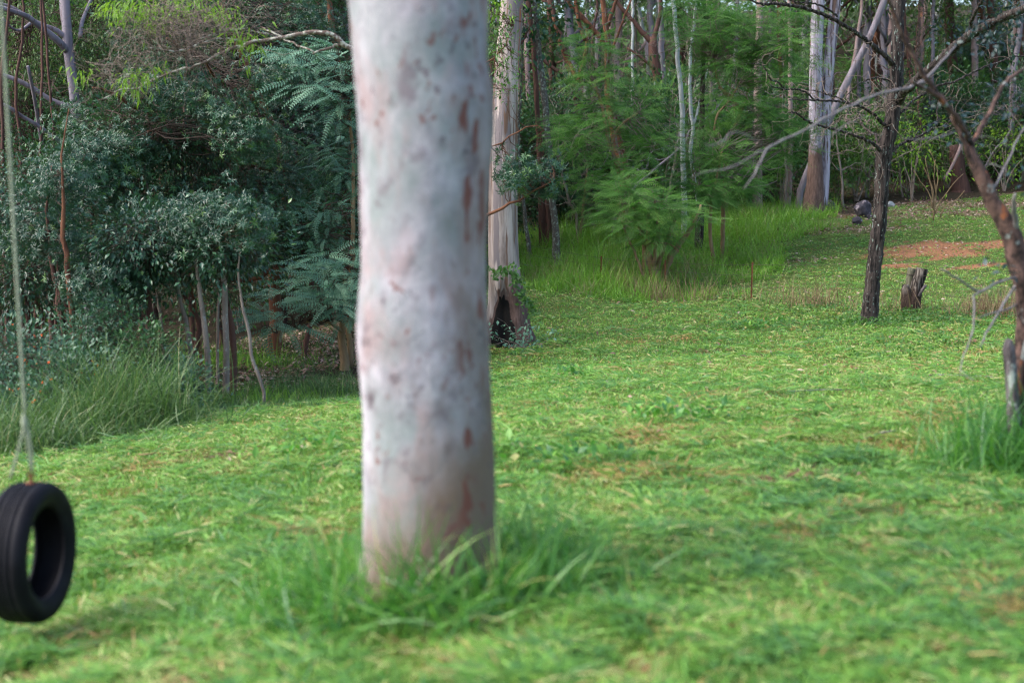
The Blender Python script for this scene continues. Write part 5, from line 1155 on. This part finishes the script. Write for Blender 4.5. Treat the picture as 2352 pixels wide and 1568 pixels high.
simple_tree('brown_stem_tree', 'tall straight red-brown stem rising out of the orange-flowered shrubs', 'rust', [(500, 880), (490, 760), (470, 560), (440, 350), (425, 180), (410, 0), (405, -250)], [17, 15, 14, 14, 12, 11, 6], conv=z2, Y=16.7, up=.5, seed=90, crown=[dict(GLOSS, blobs=[blob(150, 420, 17.2, 60, 34, .5), blob(140, 560, 17.2, 40, 24, .4)], n_cl=34, twr=.004)])
simple_tree('dark_stem_tree', 'darker twin-stemmed trunk just left of the tall red-brown stem', 'darkred', [(425, 760), (400, 620), (370, 420), (340, 280), (320, 100)], [13, 13, 13, 11, 9], conv=z2, Y=17.2, up=.5, seed=91, brs=[tp(z2, [(415, 740), (400, 560), (375, 340), (370, 230)], 17.1, [6, 6, 5, 4])], crown=[dict(GLOSS, blobs=[blob(90, 530, 17.6, 60, 36, .5)], n_cl=28, twr=.004)])
# pale gum at the back left with sweeping boughs
b, st = rooted(None, [(205, 700), (196, 560), (188, 420), (178, 300), (168, 200), (158, 120), (152, 40), (148, -40)], [24, 22, 22, 22, 22, 24, 22, 20], Y=27, up=6)
gb = lambda p_, w_, d=0.: tp(z1, p_, list(np.linspace(27, 27 + d, len(p_))), w_)
tree('boughed_gum', 'lilac-grey gum with sweeping boughs at the back left, half hidden by leaves', 'tree', b, [st], 'greygum',
     [topcrown(150, 27, 8.5, 3, 60), dict(mat='gumleaf', blobs=[blob(80, 30, 28, 90, 60, 1), blob(60, 150, 28.5, 80, 60, 1), blob(230, 60, 28.5, 60, 70, 1)], temps=[LEAF_SICKLE], n_cl=90, per=26, cr=.35, size=.13, up=-.5)], seg=18, seed=92,
     branches=[gb([(440, 340), (400, 290), (320, 220), (240, 160), (180, 110), (100, 80), (0, 50), (-120, 30)], [18, 17, 15, 14, 13, 12, 11, 9], -1.5), gb([(430, 250), (370, 200), (280, 165), (210, 130), (150, 90), (60, 40), (-60, 10)], [13, 12, 10, 9, 8, 7, 6], -.8),
               gb([(430, 210), (410, 100), (405, 0), (400, -80)], [14, 15, 15, 13], .3), gb([(520, 240), (530, 150), (560, 70), (600, -20)], [11, 10, 9, 8], .6), gb([(480, 1000), (430, 940), (340, 890), (290, 850), (240, 810), (150, 760), (80, 710), (0, 670), (-100, 630)], [12, 12, 11, 11, 10, 9, 9, 8, 8], -1.2),
               gb([(470, 700), (330, 650), (240, 590), (190, 560), (110, 520), (0, 480), (-90, 440)], [13, 13, 12, 12, 11, 10, 9], -.6), gb([(200, 150), (130, 200), (70, 180), (20, 120)], [7, 7, 6, 5], -1), gb([(330, 1110), (280, 960), (250, 800), (230, 680), (210, 570), (180, 430)], [9, 9, 9, 8, 8, 7], -1.4)], branch_mat='greygum')
for i_, (p_, w_, lb_) in enumerate([([(250, 1400), (262, 900), (275, 400), (265, 0), (255, -200)], [6, 6, 6, 5, 4], 'thin dark stem crossing the sweeping boughs of the back left gum'), ([(340, 1500), (345, 900), (310, 400), (285, 100), (270, -50)], [6, 6, 6, 6, 5], 'thin dark stem close to the back left gum on its left side'),
                                  ([(20, 1400), (15, 900), (10, 500), (40, 200), (60, 0)], [10, 9, 8, 7, 6], 'dark reddish stem at the far left edge behind the rope'), ([(130, 1500), (140, 1000), (100, 600), (150, 200), (140, -50)], [8, 7, 7, 6, 5], 'crooked dark stem near the left edge under the boughs')]):
    simple_tree('slender_tree', lb_, 'darkred', p_, w_, conv=z1, Y=24 + i_ * .7, up=3, seed=94 + i_, seg=7, group='dark stems at the back left')

# filler trees of the thicket: each a bushy tree of its own
fill_t = [(60, 480, 19, 150, 60, 'glossy', 'glossy bushy tree at the left edge behind the rope', 70), (210, 400, 20.5, 100, 90, 'glossy', 'blue-glinting bushy tree left of the rust-limbed tree', 80), (330, 560, 17.5, 95, 60, 'glossy', 'pale-glinting glossy bush in front of the rust-limbed tree', 90),
          (250, 650, 17.5, 80, 45, 'glossy', 'violet-glinting bush above the tall grass clump', 60), (60, 640, 18.5, 90, 55, 'glossy', 'dark bush above the orange-flowered shrubs', 60), (300, 290, 21.5, 100, 75, 'dark', 'drooping dark tree left of the twig tangle', 120), (100, 400, 22, 100, 60, 'dark', 'drooping dark tree between the rope and the back left gum', 80), (420, 620, 19.5, 80, 40, 'dark', 'small-leaved dark bush behind the thin stems', 60), (520, 575, 17.6, 90, 35, 'glossy', 'whorled-leaf bush over the thin stems', 60),
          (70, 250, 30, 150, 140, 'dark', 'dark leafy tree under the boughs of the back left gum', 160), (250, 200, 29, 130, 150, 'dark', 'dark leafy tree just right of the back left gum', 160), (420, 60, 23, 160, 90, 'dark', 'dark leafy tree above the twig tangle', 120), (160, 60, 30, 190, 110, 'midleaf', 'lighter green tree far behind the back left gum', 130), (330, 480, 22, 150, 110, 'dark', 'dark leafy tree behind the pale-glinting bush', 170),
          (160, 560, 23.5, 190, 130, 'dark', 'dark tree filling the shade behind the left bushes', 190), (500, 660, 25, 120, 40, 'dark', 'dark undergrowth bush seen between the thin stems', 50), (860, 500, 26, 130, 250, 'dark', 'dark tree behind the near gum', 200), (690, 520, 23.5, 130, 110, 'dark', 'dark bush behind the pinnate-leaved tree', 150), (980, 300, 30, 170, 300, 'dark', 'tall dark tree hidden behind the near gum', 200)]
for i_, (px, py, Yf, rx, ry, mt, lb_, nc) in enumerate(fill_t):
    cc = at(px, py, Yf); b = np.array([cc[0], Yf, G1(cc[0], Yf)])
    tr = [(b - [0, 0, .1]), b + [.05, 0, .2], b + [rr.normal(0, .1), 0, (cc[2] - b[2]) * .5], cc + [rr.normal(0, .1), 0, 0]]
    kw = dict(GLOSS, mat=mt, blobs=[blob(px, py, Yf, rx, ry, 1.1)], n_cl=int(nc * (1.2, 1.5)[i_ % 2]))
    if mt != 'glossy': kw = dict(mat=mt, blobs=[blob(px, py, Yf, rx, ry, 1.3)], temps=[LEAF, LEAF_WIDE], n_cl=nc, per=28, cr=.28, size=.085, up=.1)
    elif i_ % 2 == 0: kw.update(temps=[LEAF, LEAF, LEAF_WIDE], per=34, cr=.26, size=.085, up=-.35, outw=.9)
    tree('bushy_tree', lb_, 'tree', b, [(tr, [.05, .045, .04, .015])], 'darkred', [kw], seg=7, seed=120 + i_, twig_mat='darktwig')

# orange-flowered shrubs at bottom left
fs = [(40, 800, 15.2, 80, 60, 'orange-flowered shrub at the left edge beside the rope'), (150, 850, 14.6, 80, 50, 'orange-flowered shrub between the rope and the tall grass clump'), (60, 930, 14, 90, 45, 'orange-flowered shrub low at the lawn edge under the rope'), (330, 790, 16, 70, 55, 'leafy shrub behind the tall grass clump'), (400, 870, 15.8, 40, 28, 'low shrub right of the tall grass clump'), (190, 780, 16.2, 80, 45, 'pale leafy shrub at the foot of the tall red-brown stem'), (250, 730, 16.6, 50, 45, 'upright shrub with pale fine leaves above the tall grass clump')]
for i_, (px, py, Yf, rx, ry, lb_) in enumerate(fs):
    bl = blob(px, py, Yf, rx, ry, .55); b = bl[0].copy(); b[2] = G1(b[0], b[1])
    o = thing('flowering_shrub' if 'orange' in lb_ else 'leafy_shrub', lb_, 'shrub', b); lf = MB(); tw = MB()
    foliage(lf, tw, [bl, (bl[0] * [1, 1, .5] + b * [0, 0, .5], bl[1] * 1.0)], [LEAF_WIDE], 110, 22, .16, .06, anchors=b[None] + rr.normal(0, .15, (6, 3)) * [1, 1, 0] + [0, 0, .05], seed=200 + i_, up=.2, twr=.005, power=.6, tone=.1)
    lf.build('leaves', M['bluegreen' if i_ > 4 else 'glossy' if i_ == 3 else 'midleaf' if i_ == 4 else 'shrub' ] if False else M['shrubleaf' if i_ != 3 else 'dark'], o); tw.build('stems', M['darktwig'], o)
    if 'orange' in lb_:
        fl = MB(); n = 16; q_, dd = fill(bl, n, rr, .15); q_ = q_[q_[:, 2] > G(q_[:, 0], q_[:, 1]) + .1]; q_[:, 1] -= .1
        for c1 in q_:
            fl = MB(); cc1 = np.repeat(c1[None], 12, 0); fl.inst(DIAMOND, cc1, frame(rr.normal(size=cc1.shape) + [0, -.6, .3], np.array([0, -.5, 1.])), np.full(12, .018), rr.random(12)); fl.build('flower', M['flower'], o)
# tall grass clumps
tg = [(275, 985, 14.0, .62, 1500, 1.25, 'tallest green grass clump at the lawn edge left of the near gum'), (360, 965, 15.5, .3, 350, .5, 'leaning grass clump right of the tallest clump'), (20, 1040, 12.6, .55, 900, .75, 'grass clump at the left edge behind the tyre swing rope'), (140, 1010, 13.3, .6, 900, .8, 'grass clump between the rope and the tallest clump'), (470, 915, 16.8, .5, 400, .38, 'low grass clump under the thin stems'),
      (760, 900, 18.2, .7, 800, .5, 'grass clump around the pinnate-leaved tree foot'), (620, 925, 17.4, .7, 700, .35, 'short bright grass clump under the leaning thin stem'), (560, 770, 22, .9, 600, .6, 'bright grass glimpsed behind the thin stems')]
for i_, (px, py, Yf, rd, n, h, lb_) in enumerate(tg):
    c_ = at(px, py, Yf); n = int(n); X_ = c_[0] + rr.normal(0, rd * .55, n); Y_ = Yf + rr.normal(0, rd * .4, n); g = MB()
    blades(g, X_, Y_, rr, h * .45, h, .009, np.clip(rr.normal(.45, .22, n), 0, 1), .30)
    n2 = n // 3; X_ = c_[0] + rr.normal(0, rd * .9, n2); Y_ = Yf - rd * .5 + rr.normal(0, rd * .4, n2); blades(g, X_, Y_, rr, h * .3, h * .5, .009, np.clip(rr.normal(.5, .25, n2), 0, 1), .9)
    c_[2] = G1(c_[0], Yf); tag(g.build('grass_clump', M['tallcool'] if i_ < 6 else M['tall'], None, origin=c_), lb_, 'grass clump', 'tall grass clumps along the thicket')

# ------------------------------------------------------------------ far wood: shrubs, leafy trees and the mass behind
def shrub_proto(seed, mt, temps, size, h, rad, nc, per, cr, bark='greystem', up=.1):
    o = thing('wood_shrub', 'x', 'shrub', (0, 0, 0)); mb = MB(); r = np.random.default_rng(seed); an = []
    for k in range(5):
        e = np.array([r.normal(0, rad * .5), r.normal(0, rad * .5), h * r.uniform(.5, .95)]); an.append(tube(mb, [np.array([0, 0, -.1]), e * [.2, .2, .4], e], [.025, .018, .006], 5, .2, kink=.01, seed=k))
    mb.build('stems', M[bark], o); lf = MB(); tw = MB()
    foliage(lf, tw, [(np.array([0, 0, h * .55]), np.array([rad, rad, h * .5])), (np.array([rad * .3, 0, h * .75]), np.array([rad * .7, rad * .7, h * .3]))], temps, nc, per, cr, size, anchors=np.concatenate(an), seed=seed, up=up, twr=.006, zmin=False, power=.6)
    lf.build('leaves', M[mt], o); tw.build('twigs', M['darktwig'], o); return o
protos = [shrub_proto(301, 'midleaf', [LEAF, LEAF_WIDE], .11, 2.0, 1.3, 70, 26, .25), shrub_proto(302, 'glossy', ROS, .13, 2.6, 1.2, 60, 12, .25), shrub_proto(303, 'dark', [LEAF_WIDE], .12, 3.0, 1.5, 80, 26, .3), shrub_proto(304, 'feather', FEATHER, .5, 2.6, 1.4, 60, 7, .22), shrub_proto(305, 'lime', [LEAF_SICKLE, LEAF], .13, 2.2, .9, 30, 18, .22, up=-.4)]
sizes = ['low', 'mid-sized', 'tall', 'spreading', 'narrow']
kinds = ['mid-green leafy', 'glossy dark whorled-leaf', 'dark broad-leaved', 'feathery-leaved', 'lime-leaved hanging']
spots = []
r = np.random.default_rng(77)
for k in range(150):
    Yf = r.uniform(37, 66); px = r.uniform(1120, 2560) if k % 4 else r.uniform(-150, 1120)
    if px > 1780 and Yf < 47 + (px - 1780) * .004: Yf = r.uniform(48, 68)
    if 1180 < px <= 1780 and Yf < 39: Yf += 3
    if px < 1120: Yf = r.uniform(27, 50)
    spots.append((px, Yf, r.choice([0, 0, 1, 0, 2, 3]) if px > 1120 else r.choice([1, 2, 2, 0])))
spots += [(1960, 45, 0), (2010, 46.5, 0), (2080, 47, 0), (2170, 48, 0), (2250, 49, 0), (2340, 49, 0), (1920, 45, 3), (1850, 45, 0), (1790, 44, 2), (1700, 43, 3), (1240, 41, 2), (1300, 41, 1), (1340, 42, 2), (1430, 42, 0), (1560, 43, 3), (2080, 52, 4), (2090, 44.5, 4), (1990, 46, 4), (2300, 47, 4), (2400, 47, 2), (2460, 46, 0)]
def region(px):
    for lim, t in ((300, 'behind the far left bushes'), (700, 'behind the left thicket'), (1130, 'behind the near gum'), (1330, 'behind the lichened trunk'), (1480, 'behind the bent tan stem'), (1620, 'behind the slender white stem'), (1760, 'behind the pinkish trunk'), (1920, 'behind the forked gum'), (2060, 'left of the dark furrowed tree'), (2200, 'right of the dark furrowed tree'), (9999, 'behind the blurred bare tree')):
        if px < lim: return t
used = [False] * 5
for k, (px, Yf, kd) in enumerate(spots):
    x_ = (px - CX) / F_PX * Yf; s_ = r.uniform(.7, 1.35); sz_ = s_ * r.uniform(.8, 1.3)
    lab = '%s %s shrub %s, %s' % ('tall' if sz_ > 1.3 else 'mid-sized' if sz_ > .95 else 'low', kinds[kd], region(px), 'front row' if Yf < 46 else 'middle row' if Yf < 55 else 'back row')
    loc = (x_, Yf, G1(x_, Yf) - .05)
    if not used[kd]:
        used[kd] = True; o = protos[kd]; o.location = loc; o.rotation_euler = (0, 0, r.uniform(0, 6)); o.scale = (s_, s_, sz_); o['label'] = lab
    else: o = dup(protos[kd], loc, r.uniform(0, 6.28), lab, s_, sz_)
    o['group'] = '%s shrubs of the far wood' % kinds[kd]
# tall leafy trees behind
def tall_proto(seed, mt, temps, size, nc, per, bark, up=-.4, H=11):
    r = np.random.default_rng(seed); nm = 'woodland_tree'
    tr = [np.array([0, 0, -.2]), np.array([0, 0, .3]), np.array([r.normal(0, .2), 0, 3]), np.array([r.normal(0, .4), 0, 6.5]), np.array([r.normal(0, .6), 0, H])]
    brs = []; bl = []
    for k in range(9):
        z = r.uniform(2.5, H - 1); a = r.random() * 6.28; L = r.uniform(1.2, 2.8); p0 = np.array([0, 0, z]); p1 = p0 + [math.cos(a) * L * .5, math.sin(a) * L * .5, L * .35]; p2 = p0 + [math.cos(a) * L, math.sin(a) * L, L * .9]
        brs.append(([p0, p1, p2], [.06, .045, .015])); bl.append((p2 + [0, 0, .2], np.array([1.2, 1.2, .9]) * r.uniform(.7, 1.2)))
    bl.append((tr[-1], np.array([1.8, 1.8, 1.5])))
    return tree(nm, 'x', 'tree', (0, 0, 0), [(tr, [.17, .14, .12, .10, .03])], bark, [dict(mat=mt, blobs=bl, temps=temps, n_cl=nc, per=per, cr=.42, size=size, up=up, zmin=False)], seg=8, step=.4, branches=brs, seed=seed, kink=.03)
tp_ = [tall_proto(401, 'gumleaf', [LEAF_SICKLE], .2, 150, 40, 'pink'), tall_proto(402, 'gumleaf', [LEAF_SICKLE, LEAF], .2, 150, 40, 'greygum'), tall_proto(403, 'midleaf', [LEAF], .18, 170, 40, 'darkred', 0), tall_proto(404, 'dark', [LEAF_WIDE], .17, 190, 40, 'darkred', 0), tall_proto(405, 'gumleaf', [LEAF_SICKLE], .2, 120, 40, 'whitestem')]
tk = ['pink-trunked gum', 'grey-trunked gum', 'mid-green leafy tree', 'dark leafy tree', 'white-trunked gum']
used = [False] * 5
for k in range(88):
    px = r.uniform(1100, 2650) if k % 3 else r.uniform(-250, 1120)
    Yf = r.uniform(48, 82) if px > 1120 else r.uniform(30, 62); kd = int(r.choice([0, 1, 2, 1, 4, 0, 1, 2] if px > 1120 else [3, 2, 3, 1, 3]))
    x_ = (px - CX) / F_PX * Yf; s_ = r.uniform(.8, 1.25)
    lab = '%s %s, %s' % (tk[kd], region(px), 'nearest row' if Yf < 55 else 'middle depth' if Yf < 68 else 'far back')
    loc = (x_, Yf, G1(x_, Yf))
    if not used[kd]: used[kd] = True; o = tp_[kd]; o.location = loc; o.rotation_euler = (0, 0, r.uniform(0, 6)); o['label'] = lab
    else: o = dup(tp_[kd], loc, r.uniform(0, 6.28), lab, s_, s_ * r.uniform(.9, 1.2))
    o['group'] = '%ss of the far wood' % tk[kd]
# distant mass of leaves on the rising hill
g = MB(); n = 90000
Yf = r.uniform(80, 118, n); x_ = (r.random(n) * 2 - 1) * Yf * .48; gz = G(x_, Yf); zz = gz + r.random(n) ** .8 * (9 + 5 * fbm(x_ * .25, Yf * .25, 3))
gap = fbm(x_ * .45, zz * .45 + Yf * .1, 22, 3); k_ = gap > .36
x_, Yf, zz = x_[k_], Yf[k_], zz[k_]; n = len(x_)
g.inst(LEAF_WIDE, np.stack([x_, Yf, zz], 1), frame(r.normal(size=(n, 3)) + [0, 0, -.2], np.array([0, 0, 1.]) + r.normal(0, .5, (n, 3))), r.uniform(.3, .6, n), np.clip(.5 + (fbm(x_ * .3, zz * .5, 5) - .5) * 1.5 + r.normal(0, .2, n), 0, 1))
tag(g.build('far_forest', M['gumleaf']), 'distant green mass of forest foliage on the rising hill', 'forest', kind='stuff')

# broken snag at the far edge of the clearing
b, st = rooted(None, [(2206, 436), (2202, 400), (2196, 362), (2190, 334)], [40, 34, 30, 20], Y=47, up=0)
tree('broken_snag', 'short broken dark red snag at the wood edge beyond the dirt patch', 'tree', b, [st], 'darkred', None, seg=14, ridge=.2, wob=.2, branches=[tp(None, [(2168, 412), (2185, 385), (2203, 345), (2206, 330)], 46.6, [7, 8, 9, 6])], branch_mat='pink', seed=300)
# weeds, torn clods and sticks lying about the lawn
r = np.random.default_rng(91)
for px, py, n_, s_, lab in ((1303, 872, 90, .32, 'dark leafy weed clump on the lawn right of the burnt white gum'), (1560, 972, 150, .5, 'long low bluish weed clump in the middle of the lawn'), (1740, 755, 80, .4, 'bright leafy weed clump in front of the tallest steel picket'), (1290, 1066, 120, .6, 'flattened grass clump just right of the near gum'), (700, 1050, 60, .3, 'small weed clump on the lawn left of the near gum')):
    c_ = gat(px, py); g = MB(); X_ = c_[0] + r.normal(0, s_ * .5, n_); Y_ = c_[1] + r.normal(0, s_ * .4, n_)
    D = np.stack([r.normal(0, 1, n_), r.normal(0, 1, n_), r.uniform(.1, 1.2, n_)], 1)
    g.inst(LEAF_WIDE, np.stack([X_, Y_, G(X_, Y_) + r.uniform(.02, .12, n_)], 1), frame(D, np.array([0, 0, 1.]) + r.normal(0, .4, (n_, 3))), r.uniform(.05, .11, n_), r.uniform(0, .9, n_))
    blades(g, X_, Y_, r, .08, .24, .010, r.uniform(0, .6, n_), .8); tag(g.build('weed_clump', M['tuft'], None, origin=c_), lab, 'weeds')
for px, py, n_, s_, lab in ((1620, 812, 120, .35, 'torn brown clod of dead grass on the lawn below the dark furrowed tree'), (2210, 790, 160, .4, 'torn brown clod on the lawn below the drooping pale twigs'), (1575, 955, 70, .22, 'small brown clod behind the long low weed clump'), (1810, 1118, 160, .28, 'brown dead-grass clod nearest the right-hand stub'), (545, 1055, 130, .4, 'brown dead-grass clod on the lawn below the thin stems'), (1780, 1140, 60, .3, 'thin scatter of dead grass beside the right-hand clod'), (1700, 690, 90, .35, 'brown twiggy heap at the foot of the tallest steel picket')):
    c_ = gat(px, py); g = MB(); X_ = c_[0] + r.normal(0, s_ * .6, n_); Y_ = c_[1] + r.normal(0, s_ * .35, n_)
    blades(g, X_, Y_, r, .06, .16, .008, r.uniform(0, .7, n_), 1.3); k5 = n_ // 3
    D = np.stack([r.normal(0, 1, k5), r.normal(0, 1, k5), r.normal(0, .3, k5)], 1); g.inst(LEAF, np.stack([X_[:k5], Y_[:k5], G(X_[:k5], Y_[:k5]) + r.uniform(.02, .06, k5)], 1), frame(D, np.array([0, 0, 1.]) + r.normal(0, .4, (k5, 3))), r.uniform(.05, .10, k5), r.uniform(0, .6, k5))
    tag(g.build('dead_grass_clod', M['straw'], None, origin=c_), lab, 'dead grass')
for k, (px, py, L_, a_, lab) in enumerate(((1860, 905, .8, .3, 'thin bare stick lying in the middle of the right-hand lawn'), (1440, 760, .6, -.4, 'short stick lying on the lawn in front of the fan-stemmed bush'), (2020, 1010, .5, .9, 'short pale stick lying on the lawn left of the pale stub'), (420, 1045, .7, .1, 'long straw-coloured stick at the lawn edge right of the tallest grass clump'), (2210, 870, .7, -.6, 'bent stick lying under the drooping pale twigs'))):
    c_ = gat(px, py); mb = MB(); P_ = []
    for t in np.linspace(-.5, .5, 5):
        x_, y_ = c_[0] + t * L_ * math.cos(a_) + r.normal(0, .015), c_[1] + t * L_ * math.sin(a_); P_.append(np.array([x_, y_, G1(x_, y_) + .035]))
    tube(mb, P_, [.009, .009, .008, .007, .004], 6, .08, .1); tag(mb.build('fallen_stick', M[['paletwig', 'yellowstem'][k % 2]], None, origin=c_), lab, 'stick')

# dead saplings and leaning sticks between the far trunks
r = np.random.default_rng(88)
sp_ = [(1330, 560, 37), (1395, 545, 38), (1440, 520, 36), (1300, 500, 41), (1530, 500, 40), (1690, 480, 43), (1655, 500, 42), (1710, 470, 45), (1935, 470, 43), (1985, 450, 46), (2070, 450, 46), (2120, 445, 47), (2200, 440, 47), (2245, 440, 48), (2320, 440, 49), (1260, 480, 42), (1420, 300, 46), (1480, 300, 48), (1350, 250, 49), (2160, 440, 50), (2040, 440, 49), (1960, 440, 50)]
for k, (px, py, Yf) in enumerate(sp_):
    x_ = (px - CX) / F_PX * Yf; b = np.array([x_, Yf, G1(x_, Yf)]); o = thing('dead_sapling', 'x', 'sapling', b, 'bare dead saplings in the far wood')
    mb = MB(); H = r.uniform(2.5, 6.5); ln_ = r.normal(0, 1.1)
    tr = [b - [0, 0, .1], b + [ln_ * .15, 0, H * .25], b + [ln_ * .5 + r.normal(0, .15), 0, H * .55], b + [ln_ + r.normal(0, .2), 0, H]]
    P_ = tube(mb, tr, [.045, .035, .028, .008], 6, .3, .1, kink=.03)
    mb.build('stem', M[['greystem', 'greygum', 'twig', 'darkred'][k % 4]], o)
    tw = MB(); idx = r.integers(len(P_) // 4, len(P_), 16); A = P_[idx]; Bp = A + r.normal(0, .9, (16, 3)) * [1, .7, .5] + [0, 0, .5]
    W = place_twigs(tw, A, Bp, .014, .5, k, amp=.05, rings=9); A2 = W[:, 4]; place_twigs(tw, A2, A2 + r.normal(0, .5, A2.shape), .007, .5, k + 3, amp=.06, rings=7); A3 = W[:, 6]; place_twigs(tw, A3, A3 + r.normal(0, .5, A3.shape), .007, .5, k + 4, amp=.06, rings=7)
    tw.build('twigs', M[['greystem', 'greygum', 'twig', 'darktwig'][k % 4]], o)
    o['label'] = '%s dead %s sapling %s, %s' % (['low', 'mid-height', 'tall'][int((H - 2.5) / 1.34)], ['grey-brown', 'pale grey', 'tan', 'dark red'][k % 4], region(px), 'leaning right' if ln_ > .3 else 'leaning left' if ln_ < -.3 else 'upright')

# look-alikes: say which one along the row
from collections import defaultdict
dd_ = defaultdict(list)
for o_ in C.objects:
    if o_.parent is None and 'label' in o_.keys(): dd_[o_['label']].append(o_)
for lab, L_ in dd_.items():
    if len(L_) > 1:
        L_.sort(key=lambda q: q.location.x / max(1, q.location.y))
        for k, q in enumerate(L_): q['label'] = lab + ', ' + (['leftmost', 'rightmost'] if len(L_) == 2 else ['leftmost', 'second from left', 'third from left', 'fourth from left', 'fifth from left', 'sixth from left', 'seventh from left'])[min(k, 6)]
for o_ in C.objects:
    if '_o' in o_.keys(): del o_['_o']
